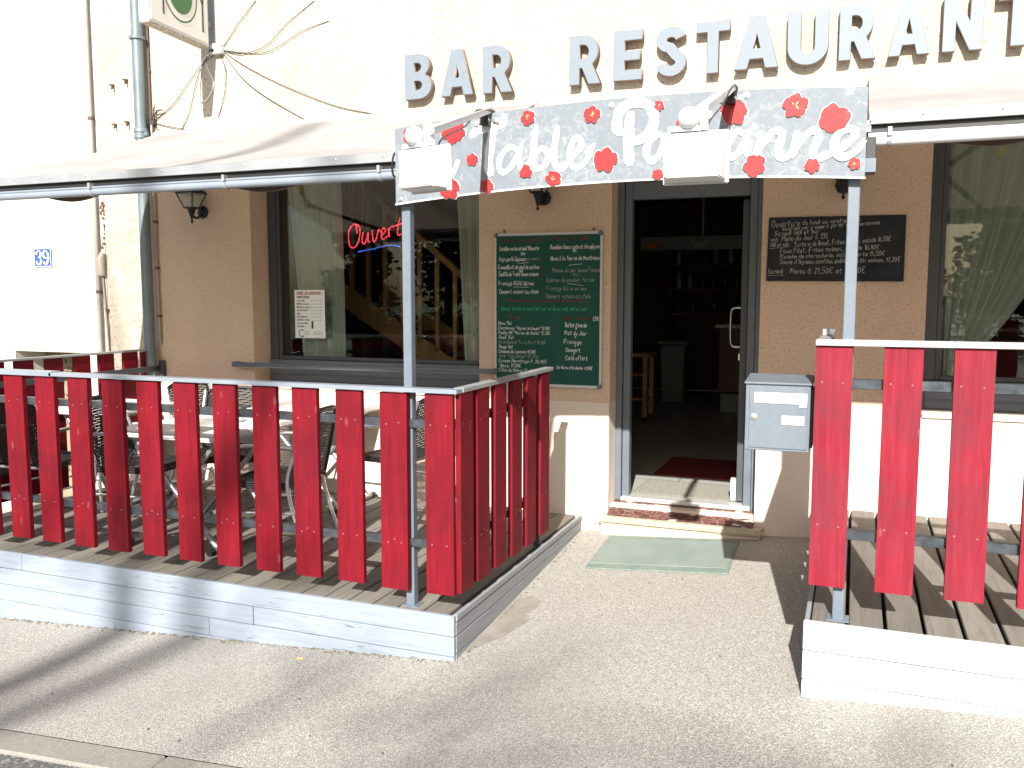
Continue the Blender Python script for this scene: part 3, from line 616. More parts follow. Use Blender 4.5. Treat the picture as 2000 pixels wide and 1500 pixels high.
pm = [picket_mesh(.152, 1.005, .028, [(-.045, .85), (.038, .85), (-.043, .25), (.038, .25)]), picket_mesh(.152, 1.005, .028, [(-.04, .845), (.03, .855), (-.035, .24), (.04, .245), (.0, .26)])]
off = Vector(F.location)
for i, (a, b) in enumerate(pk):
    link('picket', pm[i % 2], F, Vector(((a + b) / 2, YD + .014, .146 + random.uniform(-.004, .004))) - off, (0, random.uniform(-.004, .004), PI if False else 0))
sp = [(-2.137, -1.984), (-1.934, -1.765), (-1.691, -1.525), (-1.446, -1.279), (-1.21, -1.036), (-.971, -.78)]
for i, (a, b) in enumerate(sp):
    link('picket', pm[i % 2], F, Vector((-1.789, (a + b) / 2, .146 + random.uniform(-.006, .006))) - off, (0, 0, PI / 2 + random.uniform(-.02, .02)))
for z in (.993, .385):
    m = MB(); m.box(-5.68, -1.86, YD + .032, YD + .072, z - .021, z + .021)
    m.build('rail', 'dark_tube', F, bevel=.002)
    m = MB(); m.box(-1.85, -1.812, YD + .035, -.80, z - .021, z + .021); m.build('rail', 'dark_tube', F, bevel=.002)
m = MB(); m.box(-5.70, -4.4, YD - .018, YD + .05, 1.152, 1.182); m.build('top_strip', 'bluish_white', F, bevel=.002)
m = MB(); m.box(-4.42, -1.775, YD - .018, YD + .052, 1.154, 1.176); m.build('top_strip', 'bluish_white', F, bevel=.002)
m = MB(); m.box(-1.825, -1.77, YD + .055, -.74, 1.156, 1.178); m.build('top_strip', 'alu_matt', F, bevel=.002)
for x, y in ((-5.5, YD + .092), (-1.84, -.84)):
    m = MB(); m.box(x - .02, x + .02, y - .018, y + .018, .046, 1.154); m.build('fence_post', 'dark_tube', F, bevel=.002)
F2 = thing('picket_fence', (-5.66, -1.1, .046), 'shaded red picket fence closing the far left end of the left deck', 'fence')
for i, y in enumerate((-2.06, -1.80, -1.56, -1.32, -1.06, -.80, -.56, -.303, -.10)):
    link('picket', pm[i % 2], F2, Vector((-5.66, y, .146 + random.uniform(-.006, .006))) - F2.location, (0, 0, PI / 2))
for z in (1.0, .385):
    m = MB(); m.box(-5.63, -5.59, -2.1, -.014, z - .021, z + .021); m.build('rail', 'dark_tube', F2, bevel=.002)
m = MB(); m.box(-5.685, -5.625, -2.12, -.014, 1.156, 1.172); m.build('top_strip', 'alu_matt', F2, bevel=.002)
m = MB(); m.box(-5.585, -5.55, -.06, -.014, .93, 1.07); m.build('wall_bracket', 'dark_tube', F2, bevel=.002)
F3 = thing('picket_fence', (1.7, YD + .02, .25), 'sunlit red picket fence on the right deck under a white top strip', 'fence')
pr_ = picket_mesh(.143, 1.012, .028, [(-.045, .862), (.035, .86), (-.045, .262), (.038, .258)], 'red_paint_weathered')
x = -.0755
for i in range(14):
    link('picket', pr_, F3, Vector((x + i * .2585, YD + .014, .408 + random.uniform(-.003, .003))) - F3.location, (0, random.uniform(-.004, .004), 0))
for i in range(6):
    link('picket', pr_, F3, Vector((-.125, -2.06 + i * .245 + .02, .408)) - F3.location, (0, 0, PI / 2))
for z in (1.265, .63):
    m = MB(); m.box(-.09, 3.6, YD + .032, YD + .072, z - .02, z + .02); m.build('rail', 'dark_tube', F3, bevel=.002)
    m = MB(); m.box(-.105, -.07, YD + .08, -.72, z - .02, z + .02); m.build('rail', 'dark_tube', F3, bevel=.002)
m = MB(); m.box(-.150, 3.6, YD - .018, YD + .05, 1.424, 1.448); m.build('top_strip', 'white_metal', F3, bevel=.003)
m = MB(); m.box(-.150, -.10, YD + .052, -.70, 1.424, 1.444); m.box(-.142, -.112, -1.70, -1.66, 1.444, 1.475); m.build('top_strip', 'alu_matt', F3, bevel=.003)

# ------------------------------------------------------------------ sign posts and painted sign
def sq_post(x, z0, z1, label):
    t = thing('sign_post', (x, -2.095, z0), label, 'post', 'square grey posts carrying the painted sign')
    m = MB(); m.box(x - .023, x + .023, -2.118, -2.072, z0, z1); m.build('upright', 'light_grey_paint', t, bevel=.003)
    m = MB(); m.box(x - .045, x + .045, -2.13, -2.05, z0, z0 + .006); m.build('foot_plate', 'light_grey_paint', t)
    return t
sq_post(-2.072, .046, 2.42, 'square grey post rising from the left deck to the painted sign')
sq_post(-.026, .25, 2.44, 'square pale grey post rising from the right deck to the painted sign')
def arch(x):
    u = (x + 1.045) / 1.055; return .046 * (1 - u * u)
PL = thing('painted_sign', (-1.045, -2.15, 2.2), 'arched grey sign with white brush lettering Table Paysanne and red flowers', 'sign')
m = MB(); n = 40; vs = []
for i in range(n + 1):
    x = -2.101 + 2.113 * i / n; a = arch(x); k = i / n
    for y in (-2.162, -2.158):
        vs += [(x, y, 2.064 + .027 * k + a), (x, y, 2.425 + .022 * k + a)]
fs = []
for i in range(n):
    o = i * 4; p = o + 4; fs += [(o, o + 1, p + 1, p), (o + 2, p + 2, p + 3, o + 3), (o + 1, o + 3, p + 3, p + 1), (o, p, p + 2, o + 2)]
fs += [(0, 2, 3, 1), (n * 4, n * 4 + 1, n * 4 + 3, n * 4 + 2)]
m.add(vs, fs); m.build('panel', 'sponged_grey', PL)
m = MB(); 
m.ribbon([(-2.101 + 2.113 * i / n, 2.068 + .027 * i / n + arch(-2.101 + 2.113 * i / n)) for i in range(n + 1)], .008, lambda u, v: (u, -2.1632, v))
m.build('bottom_edge', 'sign_white', PL)
for k, (wd, P) in enumerate(STROKES):
    m = MB(); Q = smoothp([Vector(p) for p in P], 7); L = len(Q)
    ws = [wd * (.62 + .38 * min(1, i / (L * .12), (L - 1 - i) / (L * .12)) + .10 * math.sin(i * .55 + k)) for i in range(L)]
    yy = -2.1640 - .0001 * k
    m.ribbon(Q, ws, lambda u, v: (u, yy, v), 0, .00002); m.build('brush_stroke', 'sign_white', PL)
for k, (fx, fz, fr, kd) in enumerate(FLOW):
    rnd = random.Random(k); nn = 60; lp = []; ph = rnd.random() * 6; npet = kd
    for i in range(nn):
        a = 2 * PI * i / nn
        if kd == 2: # heart-like
            q = a + .35; rr = fr * .92 * (1.0 - .34 * max(0, math.cos(q - PI / 2 + .1)) ** 8 + .22 * max(0, math.cos(q + PI / 2 + .5)) ** 3)
        elif kd == 3: rr = fr * (.78 + .3 * abs(math.cos(1.5 * (a - PI / 2))))
        else: rr = fr * (.74 + .26 * abs(math.cos(npet / 2 * (a - ph))) ** .6 * (1 + .18 * math.sin(2 * a + ph)))
        rr *= 1 + .05 * math.sin(7 * a + ph * 3) + rnd.uniform(-.03, .03)
        lp.append((fx + rr * math.cos(a), fz + rr * math.sin(a)))
    wh = [(fx + (p[0] - fx) * 1.07, fz + (p[1] - fz) * 1.07) for p in lp]
    m = MB(); yy = -2.1700; yw = -2.1636
    m.add([(fx, yw, fz)] + [(p[0], yw, p[1]) for p in wh], [(0, i + 1, (i + 1) % nn + 1) for i in range(nn)], 1)
    m.add([(fx, yy, fz)] + [(p[0], yy, p[1]) for p in lp], [(0, i + 1, (i + 1) % nn + 1) for i in range(nn)])
    if kd == 5 and k in (2, 3, 7, 10, 13, 17):
        for q in range(6):
            a = rnd.random() * 6.3; d = rnd.random() * fr * .22
            m.ribbon([(fx + d * math.cos(a), fz + d * math.sin(a)), (fx + (d + fr * .16) * math.cos(a), fz + (d + fr * .16) * math.sin(a))], fr * .05, lambda u, v: (u, -2.1708, v), 2)
    for q in range(kd if kd > 2 else 3):
        a = ph + q * 2 * PI / max(kd, 3) + PI / max(kd, 3)
        m.ribbon([(fx + fr * .18 * math.cos(a), fz + fr * .18 * math.sin(a)), (fx + fr * .7 * math.cos(a + .1), fz + fr * .7 * math.sin(a + .1))], fr * .04, lambda u, v: (u, -2.1704, v), 3)
    m.build('painted_flower', ['flower_red', 'sign_white', 'stamen', 'ink_red'], PL)
for x, z in ((-2.075, 2.09), (-1.67, 2.385 + .03), (-1.565, 2.385 + .035), (-.575, 2.455), (-.455, 2.452), (-1.03, 2.455)):
    m = MB(); m.lathe((x, -2.163, z), [(.014, 0), (.014, .002), (.007, .003), (.007, .009)], 10, axis=(0, -1, 0)); m.build('bolt', 'alu', PL, smooth=True)

# ------------------------------------------------------------------ floodlights on arms
def flood(x0, zt, xl, yl, zl, label, rz):
    t = thing('floodlight', (x0, -2.17, zt), label, 'floodlight', 'white floodlights on arms over the painted sign')
    m = MB(); m.box(x0 - .024, x0 + .018, -2.205, -2.166, zt - .058, zt - .012)
    m.box(x0 - .02, x0 + .02, -2.16, -2.12, zt - .03, zt + .02)
    m.build('wall_bracket', 'dark_metal', t, bevel=.002)  # dark colour paints the bracket's shadowed underside
    for sx in (-.038, .036):
        m = MB(); m.lathe((x0 + sx, -2.166, zt - .036), [(.014, 0), (.014, .002), (.008, .003), (.008, .010)], 12, axis=(0, -1, 0)); m.build('bolt', 'alu', t, smooth=True)
    P0 = Vector((x0, -2.16, zt + .025)); P1 = Vector((xl, yl + .05, zl + .155)); d = (P1 - P0)
    R = d.to_track_quat('Y', 'Z').to_matrix(); mid = (P0 + P1) / 2
    m = MB(); m.obox(mid, (.034, d.length, .012), R); m.obox(mid + R @ Vector((-.015, 0, -.012)), (.004, d.length, .02), R); m.obox(mid + R @ Vector((.015, 0, -.012)), (.004, d.length, .02), R)
    m.build('arm', 'white_metal', t, bevel=.001)
    m = MB(); m.tube(smoothp([P0 + Vector((.02, .03, -.01)), P0 + Vector((.03, -.2, -.05)), (P0 + P1) / 2 + Vector((.02, 0, -.035)), P1 + Vector((.03, .05, -.03)), Vector((xl + .03, yl + .05, zl + .06))], 5), .0035, 6); m.build('flex', 'black_plastic', t, smooth=True)
    # housing : tapered box with its lamp glass turned down and back to the sign
    h = bpy.data.objects.new('housing', None); 
    Rh = Matrix.Rotation(rz, 3, 'Z') @ Matrix.Rotation(math.radians(2), 3, 'X')
    c = Vector((xl, yl, zl)); m = MB()
    def P(x, y, z): return c + Rh @ Vector((x, y, z))
    W, H, D = .098, .078, .085
    def ring(a, b, y): return [P(-a, y, -b), P(a, y, -b), P(a, y, b), P(-a, y, b)]
    vs = ring(W * .86, H * .84, -D * .55) + ring(W * .93, H * .92, -D * .40) + ring(W, H, D * .35) + ring(W * 1.09, H * 1.09, D * .37) + ring(W * 1.09, H * 1.09, D * .52)
    fs = [(0, 1, 2, 3)] + [(k * 4 + i, k * 4 + (i + 1) % 4, k * 4 + 4 + (i + 1) % 4, k * 4 + 4 + i) for k in range(4) for i in range(4)] + [(16, 17, 18, 19)]
    m.add(vs, fs); hs = m.build('housing', 'white_plastic', t, bevel=.006, seg=2, smooth=True)
    m = MB(); m.add(ring(W * 1.0, H * 1.0, D * .525) + ring(W * 1.0, H * 1.0, D * .55), [(0, 1, 2, 3), (4, 5, 6, 7)] + [(i, (i + 1) % 4, 4 + (i + 1) % 4, 4 + i) for i in range(4)])
    m.build('lamp_glass', 'lamp_glass', hs)
    m = MB(); m.obox(P(-.03, 0, H + .008), (.10, .07, .018), Rh); m.obox(P(.025, .01, H + .045), (.035, .03, .08), Rh); m.build('bracket', 'white_plastic', t, bevel=.004)
    m = MB(); m.lathe(P(-.012, -.03, H + .040), [(.001, -.034)] + [(.036 * math.cos(a), .036 * math.sin(a)) for a in [-1.1 + k * .275 for k in range(9)]] + [(.001, .036)], 18); m.build('sensor_dome', 'white_plastic', t, smooth=True)
    m = MB(); m.lathe(P(.045, .0, H + .05), [(.012, 0), (.012, .004)], 10, axis=(0, -1, 0)); m.build('knob', 'alu', t)
    return t
flood(-1.615, 2.462, -1.524, -3.0, 2.098, 'white floodlight hanging before the left end of the painted sign', math.radians(-20))
flood(-.515, 2.476, -.507, -3.08, 2.075, 'white floodlight hanging before the middle right of the painted sign', math.radians(0))
m = MB(); m.tube(smoothp([(-2.10, -2.1, 2.30), (-2.125, -2.12, 2.32), (-2.13, -2.14, 2.27), (-2.125, -2.14, 2.21), (-2.10, -2.12, 2.20)], 4), .005, 8)
tag(m.build('black_cable', 'black_plastic', smooth=True), 'short black cable looping out from the left end of the painted sign', 'cable')

# ------------------------------------------------------------------ raised letters
def arc(cx, cy, rx, ry, a0, a1, n=10): return [(cx + rx * math.cos(math.radians(a0 + (a1 - a0) * i / n)), cy + ry * math.sin(math.radians(a0 + (a1 - a0) * i / n))) for i in range(n + 1)]
def offs(P, w):
    P = [Vector(p) for p in P]; L = []; R = []
    for i, p in enumerate(P):
        t = (P[min(i + 1, len(P) - 1)] - P[max(i - 1, 0)]).normalized(); n = Vector((-t.y, t.x)) * w / 2; L.append(tuple(p + n)); R.append(tuple(p - n))
    return L + R[::-1]
Sp = arc(.31, .74, .185, .15, 10, 100, 5) + arc(.31, .735, .19, .155, 100, 262, 8)[1:] + arc(.31, .275, .19, .165, 78, -100, 8)[1:] + arc(.31, .275, .19, .165, -100, -170, 5)[1:]
LET = dict(
 B=(.60, [[(0, 0)] + arc(.33, .285, .29, .285, -90, 62, 9) + arc(.31, .745, .26, .255, -48, 90, 9) + [(0, 1)], [(.21, .19)] + arc(.30, .30, .11, .11, -90, 90, 6) + [(.21, .41)], [(.21, .60)] + arc(.29, .705, .10, .105, -90, 90, 6) + [(.21, .81)]]),
 A=(.78, [[(0, 0), (.22, 0), (.265, .19), (.515, .19), (.56, 0), (.78, 0), (.52, 1), (.26, 1)], [(.31, .375), (.47, .375), (.39, .70)]]),
 R=(.65, [[(0, 0), (.21, 0), (.21, .34), (.27, .34), (.42, 0), (.66, 0), (.485, .40)] + arc(.31, .675, .30, .325, -48, 90, 10) + [(0, 1)], [(.21, .52)] + arc(.29, .67, .13, .15, -90, 90, 6) + [(.21, .82)]]),
 E=(.57, [[(0, 0), (.57, 0), (.57, .19), (.21, .19), (.21, .405), (.53, .405), (.53, .585), (.21, .585), (.21, .81), (.57, .81), (.57, 1), (0, 1)]]),
 S=(.62, [offs(Sp, .20)]),
 T=(.64, [[(.215, 0), (.425, 0), (.425, .81), (.64, .81), (.64, 1), (0, 1), (0, .81), (.215, .81)]]),
 U=(.66, [[(0, 1), (0, .33)] + arc(.33, .33, .33, .34, 180, 360, 14) + [(.66, 1), (.45, 1), (.45, .34)] + arc(.33, .34, .12, .16, 360, 180, 8) + [(.21, 1)]]),
 N=(.68, [[(0, 0), (.21, 0), (.21, .56), (.47, 0), (.68, 0), (.68, 1), (.47, 1), (.47, .46), (.21, 1), (0, 1)]]))
order = [('B', -3.156, .207, 'first letter of BAR'), ('A', -2.862, .248, 'middle letter of BAR'), ('R', -2.535, .218, 'last letter of BAR'), ('R', -1.889, .212, 'first letter of RESTAURANT'),
 ('E', -1.579, .190, 'second letter of RESTAURANT'), ('S', -1.297, .208, 'third letter of RESTAURANT'), ('T', -1.028, .210, 'between the S and the A of RESTAURANT'), ('A', -.783, .265, 'before the U of RESTAURANT'),
 ('U', -.459, .238, 'in the middle of RESTAURANT'), ('R', -.157, .202, 'after the U of RESTAURANT'), ('A', .123, .220, 'before the N of RESTAURANT'), ('N', .417, .208, 'near the end of RESTAURANT'), ('T', .70, .215, 'cut by the picture edge at the end of RESTAURANT')]
for ch, x, wd, lab in order:
    lw, lps = LET[ch]; k = wd / lw; zb = 3.062 + random.uniform(-.003, .003); H = .318
    me = curve_mesh('raised_letter', [[(p[0] * k, p[1] * H) for p in lp] for lp in lps], .05, .0025, ['letter_face', 'letter_side_shade'], lambda a, b, c: (a, -.045 - c, b))
    o = link('raised_letter', me, None, (x, 0, zb), (0, random.uniform(-.012, .012), 0))
    tag(o, 'raised grey capital %s, %s' % (ch, lab), 'letter', 'raised letters spelling BAR RESTAURANT')

# ------------------------------------------------------------------ awnings
def awning(x0, x1, ztop, label, zoff=0., ragged=False, cl=None):
    t = thing('awning', ((x0 + x1) / 2, -1.0, 2.5), label, 'awning', 'cream awnings either side of the painted sign')
    zf = 2.325 + zoff; m = MB(); nx, ny = 36, 12; vs = []
    for j in range(ny + 1):
        v = j / ny
        for i in range(nx + 1):
            u = i / nx; x = x0 + (x1 - x0) * u; y = -.10 - 1.93 * v
            z = ztop + (zf - ztop) * v - .05 * math.sin(PI * v) + .014 * math.sin(u * 9 + v * 2) * math.sin(PI * v) * 1.2
            vs.append((x, y, z))
    fs = [(j * (nx + 1) + i, j * (nx + 1) + i + 1, (j + 1) * (nx + 1) + i + 1, (j + 1) * (nx + 1) + i) for j in range(ny) for i in range(nx)]
    m.add(vs, fs); m.build('cloth', 'awning_cloth', t, smooth=True)
    m = MB(); m.tube([(x0, -.08, ztop - .02), (x1, -.08, ztop - .02)], .045, 14); m.build('roller', 'white_metal', t, smooth=True)
    m = MB(); m.box(x0, x1, -2.065, -2.03, zf - .035, zf + .012); m.box(x0, x1, -2.070, -2.065, zf - .038, zf - .030)
    bar = m.build('front_bar', 'alu_matt', t, bevel=.003)
    m = MB(); x = x0 + .2
    while x < x1: m.lathe((x, -2.065, zf - .008), [(.006, 0), (.005, .003), (.002, .004)], 8, axis=(0, -1, 0)); x += .28
    m.build('rivets', 'alu', bar)
    m = MB(); m.box(x0 + .01, x1 - .01, -2.045, -2.02, zf - .085, zf - .037); m.build('gap_shade_fill', 'dark_metal', t)  # dark box stands in for the shade in the recess below the bar
    m = MB(); g = zf - .098; m.tube([(x0, -2.055, g - .004), (x1, -2.055, g - .004)], .022, 16); m.tube([(x0, -2.066, g + .020), (x1, -2.066, g + .020)], .007, 12)
    m.build('gutter_tube', cl or 'bluish_white', t, smooth=True)
    m = MB(); x = x1 - .12 if ragged else x0 + .08
    while x0 < x < x1: 
        m.tube([(x - .008, -2.055, g - .004), (x + .008, -2.055, g - .004)], .027, 16); m.box(x - .008, x + .008, -2.088, -2.05, g + .01, g + .045); x += -.95 if ragged else .95
    m.build('clip', 'alu_matt', t, smooth=True)
    for k in (.25, .75):
        xa = x0 + (x1 - x0) * k; s = -1 if k < .5 else 1
        m = MB(); m.tube([(xa, -.06, 2.78 + zoff), (xa + s * .45, -1.0, 2.52 + zoff)], .022, 10); m.tube([(xa + s * .45, -1.0, 2.52 + zoff), (xa, -2.0, zf - .05)], .02, 10)
        m.lathe((xa + s * .45, -1.0, 2.49 + zoff), [(.035, 0), (.035, .05)], 12); m.box(xa - .04, xa + .04, -.06, 0, 2.70 + zoff, 2.86 + zoff)
        m.build('folding_arm', 'dark_metal', t, smooth=True)
    return t
t = awning(-5.50, -2.120, 2.955, 'long cream awning over the left deck with riveted front bar', 0, True)
for xc in (-3.02, -4.42):
    m = MB(); lp = [(xc - .26 + .52 * i / 16, 2.235 - .045 * math.sin(PI * i / 16)) for i in range(17)]
    m.add([(a, -1.95, 2.25) for a, b in lp] + [(a, -1.95, b) for a, b in lp] + [(a, -1.93, 2.25) for a, b in lp] + [(a, -1.93, b) for a, b in lp],
          [(i, i + 1, 17 + i + 1, 17 + i) for i in range(16)] + [(34 + i, 34 + i + 1, 51 + i + 1, 51 + i) for i in range(16)] + [(17 + i, 17 + i + 1, 51 + i + 1, 51 + i) for i in range(16)])
    m.build('arm_cover', 'conduit_brown', t, smooth=True)
awning(-2.14, .03, 2.90, 'cream awning over the doorway, hidden behind the painted sign')
t = awning(.02, 3.9, 2.96, 'sunlit cream awning over the right deck and window', 0.03, False, 'white_metal')
m = MB(); lp = [(.28 + .42 * i / 16, 2.265 - .04 * math.sin(PI * i / 16)) for i in range(17)]
m.add([(a, -1.95, 2.28) for a, b in lp] + [(a, -1.95, b) for a, b in lp] + [(a, -1.93, 2.28) for a, b in lp] + [(a, -1.93, b) for a, b in lp],
      [(i, i + 1, 17 + i + 1, 17 + i) for i in range(16)] + [(34 + i, 34 + i + 1, 51 + i + 1, 51 + i) for i in range(16)] + [(17 + i, 17 + i + 1, 51 + i + 1, 51 + i) for i in range(16)])
m.build('arm_cover', 'conduit_brown', t, smooth=True)
m = MB(); m.box(.012, .05, -2.12, -2.03, 2.12, 2.26); m.box(.012, .055, -2.125, -2.12, 2.12, 2.17); m.build('end_bracket', 'dark_metal', t, bevel=.002)
m = MB(); m.box(.0, .052, -2.135, -2.13, 2.12, 2.175); m.build('end_plate', 'light_grey_paint', t, bevel=.001)

# ------------------------------------------------------------------ blade sign, junction box, cables
BS = thing('blade_sign', (-4.94, -.05, 3.95), 'projecting lightbox sign showing a green plate with fork and knife', 'sign')
m = MB(); m.box(-4.995, -4.905, -.825, -.105, 3.604, 4.42); m.build('box', 'white_metal', BS, bevel=.004)
m = MB(); m.box(-4.993, -4.907, -.823, -.107, 3.596, 3.6035); m.build('flaking_underside', 'peeling_paint', BS)
for xx, s in ((-4.905, 1), (-4.995, -1)):
    m = MB(); a, b = (xx, xx + .004) if s > 0 else (xx - .004, xx); m.box(a, b, -.805, -.125, 3.625, 4.40); m.build('face', 'cream_sign', BS)
    mpx = lambda u, v: (xx + s * .0065, u, v); m = MB()
    ring = [( -.46 + .20 * math.cos(q * PI / 20), 3.905 + .205 * math.sin(q * PI / 20)) for q in range(41)]
    m.ribbon(ring, .013, mpx)
    m.add([mpx(-.46, 3.905)] + [mpx(-.46 + .145 * math.cos(q * PI / 20), 3.905 + .15 * math.sin(q * PI / 20)) for q in range(40)], [(0, q + 1, (q + 1) % 40 + 1) for q in range(40)])
    m.build('plate_symbol', 'sign_green', BS)
    m = MB(); m.ribbon([(-.665, 3.70), (-.665, 3.98)], .02, mpx); m.ribbon([(-.665, 3.985), (-.665, 4.02), (-.665, 4.06)], [.03, .055, .055], mpx)
    for d in (-.025, 0, .025): m.ribbon([(-.665 + d, 4.065), (-.665 + d, 4.14)], .012, mpx)
    m.ribbon([(-.185, 3.70), (-.185, 3.92)], .022, mpx); m.ribbon([(-.185, 3.91), (-.19, 3.93), (-.20, 4.05), (-.19, 4.15)], [.024, .04, .045, .012], mpx)
    m.build('cutlery_symbol', 'sign_dark', BS)
m = MB()
for z in (3.80, 4.25): m.box(-4.975, -4.94, -.108, -.0, z - .02, z + .02)
m.box(-5.0, -4.915, -.012, -.001, 3.66, 4.36); m.build('wall_bracket', 'alu_matt', BS)
BS.rotation_euler = (0, 0, math.radians(5.6))
jb = thing('junction_box', (-4.88, -.03, 3.6), 'small white junction box under the projecting sign where cables meet', 'junction box')
m = MB(); m.box(-4.93, -4.83, -.055, -.0, 3.565, 3.645); m.build('box', 'white_plastic', jb, bevel=.005)
m = MB(); m.lathe((-4.905, -.056, 3.59), [(.014, 0), (.014, .004)], 12, axis=(0, -1, 0)); m.build('gland', 'black_plastic', jb)
cl = ['upper right cable rising steeply', 'right cable rising beside it', 'cable sagging to the sign of the awning', 'lower right cable dropping to the awning', 'cable dropping left to the tangle', 'looped white cable under the box',
      'short cable falling beside the shadow', 'cable falling left behind the awning', 'cable leaving the tangle to the right', 'cable end at the tangle', 'short cable rising right of the box']
for i, P in enumerate(CABLES):
    m = MB(); Q = smoothp([(p[0], -.005 - .010 * math.sin(PI * k / (len(P) - 1)), p[1]) for k, p in enumerate(P)], 6)
    m.tube(Q, .0030 if i not in (5,) else .005, 6)
    tag(m.build('wall_cable', 'cable_white' if i in (5,) else 'cable', smooth=True), 'thin wall cable, ' + cl[i], 'cable', 'loose cables around the junction box')
m = MB()
for i in range(14):
    a = random.uniform(0, 6.28); P = [(-5.575 + random.uniform(-.03, .03), -.02, 3.07 + random.uniform(-.05, .05))]
    for k in range(3): a += random.uniform(-1.2, 1.2); P.append((P[-1][0] + .05 * math.cos(a), -.02 - random.uniform(0, .03), P[-1][2] + .05 * math.sin(a)))
    m.tube(smoothp(P, 4), random.choice((.0035, .005)), 6)
m.obox((-5.575, -.02, 3.08), (.045, .04, .05))
tag(m.build('cable_tangle', 'cable', smooth=True), 'tangled knot of cable ends at the top of the downpipe collar', 'cable tangle')

# ------------------------------------------------------------------ wall lanterns
def lantern(x, z, label):
    t = thing('wall_lantern', (0, 0, 0), label, 'lantern', 'black wall lanterns on the cafe front')
    y = -.14
    m = MB(); m.lathe((.0, -.0, -.085), [(.052, 0), (.055, .010), (.045, .022), (.02, .03)], 8, axis=(0, -1, 0))
    m.build('back_plate', 'black_iron', t, local=True)
    m = MB(); m.tube(smoothp([(.0, -.02, -.10), (.0, -.07, -.135), (.0, -.12, -.13), (.0, y, -.105)], 4), .010, 8); m.lathe((0, y, -.165), [(.004, -.02), (.012, -.01), (.006, .01), (.018, .045), (.03, .085), (.04, .105)], 12)
    m.build('bracket', 'black_iron', t, smooth=True, local=True)
    m = MB(); n = 4; lo, hi, z0, z1 = .058, .118, -.06, .06
    for k in range(4):
        a = PI / 4 + k * PI / 2; m.tube([(lo * math.cos(a), y + lo * math.sin(a), z0), (hi * math.cos(a), y + hi * math.sin(a), z1)], .0055, 6)
    for rr, zz in ((lo, z0), (hi, z1)):
        m.tube([(rr * math.cos(PI / 4 + k * PI / 2), y + rr * math.sin(PI / 4 + k * PI / 2), zz) for k in range(4)], .007, 6, closed=True)
    m.build('cage', 'black_iron', t, local=True)
    m = MB(); vs = [(lo * math.cos(PI / 4 + k * PI / 2), y + lo * math.sin(PI / 4 + k * PI / 2), z0) for k in range(4)] + [(hi * math.cos(PI / 4 + k * PI / 2), y + hi * math.sin(PI / 4 + k * PI / 2), z1) for k in range(4)]
    m.add(vs, [(i, (i + 1) % 4, 4 + (i + 1) % 4, 4 + i) for i in range(4)]); m.build('glass', 'lamp_glass', t, local=True)
    m = MB(); m.lathe((0, y, z1), [(.125, 0), (.12, .008), (.07, .045), (.06, .05), (.02, .065), (.008, .07), (.010, .08), (.003, .088)], 4 * 4); m.build('roof', 'black_iron', t, local=True)
    m = MB(); m.lathe((0, y, -.065), [(.014, 0), (.014, .05), (.022, .08), (.018, .11), (.006, .12)], 12); m.build('bulb', 'white_plastic', t, smooth=True, local=True)
    t.location = (x, 0, z); return t
LX1, LX2, LX3 = -5.10, -2.092, -.10
LZ1 = LZ2 = LZ3 = 2.40
L1 = lantern(LX1, LZ1, 'black wall lantern on the tan wall left of the first window')
dup(L1, (LX2, 0, LZ2), 0, 'black wall lantern above the green chalkboard, half hidden by the painted sign')
dup(L1, (LX3, 0, LZ3), 0, 'black wall lantern above the slate menu board, hidden by the right sign post')

# ------------------------------------------------------------------ mailbox
MBX = thing('mailbox', (-.30, -2.0, 1.1), 'grey metal mailbox fixed to the end of the right fence', 'mailbox')
x0, x1, y0, y1, z0, z1 = -.437, -.168, -2.065, -1.86, .955, 1.245
m = MB(); m.box(x0, x1, y0, y1, z0, z1); m.add([(x0 - .006, y0 - .010, z1), (x1 + .006, y0 - .010, z1), (x1 + .006, y1 + .004, z1), (x0 - .006, y1 + .004, z1), (x0 - .006, y0 - .010, z1 + .010), (x1 + .006, y0 - .010, z1 + .010), (x1 + .006, y1 + .004, z1 + .030), (x0 - .006, y1 + .004, z1 + .030)],
    [(0, 1, 2, 3), (4, 5, 6, 7), (0, 1, 5, 4), (1, 2, 6, 5), (2, 3, 7, 6), (3, 0, 4, 7)]); m.build('body', 'mail_grey', MBX, bevel=.003)
m = MB(); m.box(x0 + .016, x1 - .010, y0 - .005, y0, z0 + .012, z1 - .010); d = m.build('door', 'mail_grey', MBX, bevel=.002)
m = MB(); m.box(x0 + .038, x1 - .012, y0 - .010, y0 - .0055, z1 - .082, z1 - .034); m.box(x1 - .045, x1 - .014, y0 - .010, y0 - .0055, z1 - .096, z1 - .083); m.build('flap', 'white_metal', d, bevel=.002)
m = MB(); m.box(x1 - .115, x1 - .022, y0 - .009, y0 - .0055, z1 - .172, z1 - .132); m.build('name_plate', 'white_plastic', d, bevel=.001)
m = MB(); m.lathe((x0 + .038, y0 - .005, z1 - .142), [(.014, 0), (.014, .004), (.006, .005), (.006, .008)], 14, axis=(0, -1, 0)); m.build('lock', 'alu', d, smooth=True)
m = MB(); m.box(x1, x1 + .012, y0 + .01, y1, z0 + .02, z1 - .02); m.build('mount', 'black_plastic', MBX)

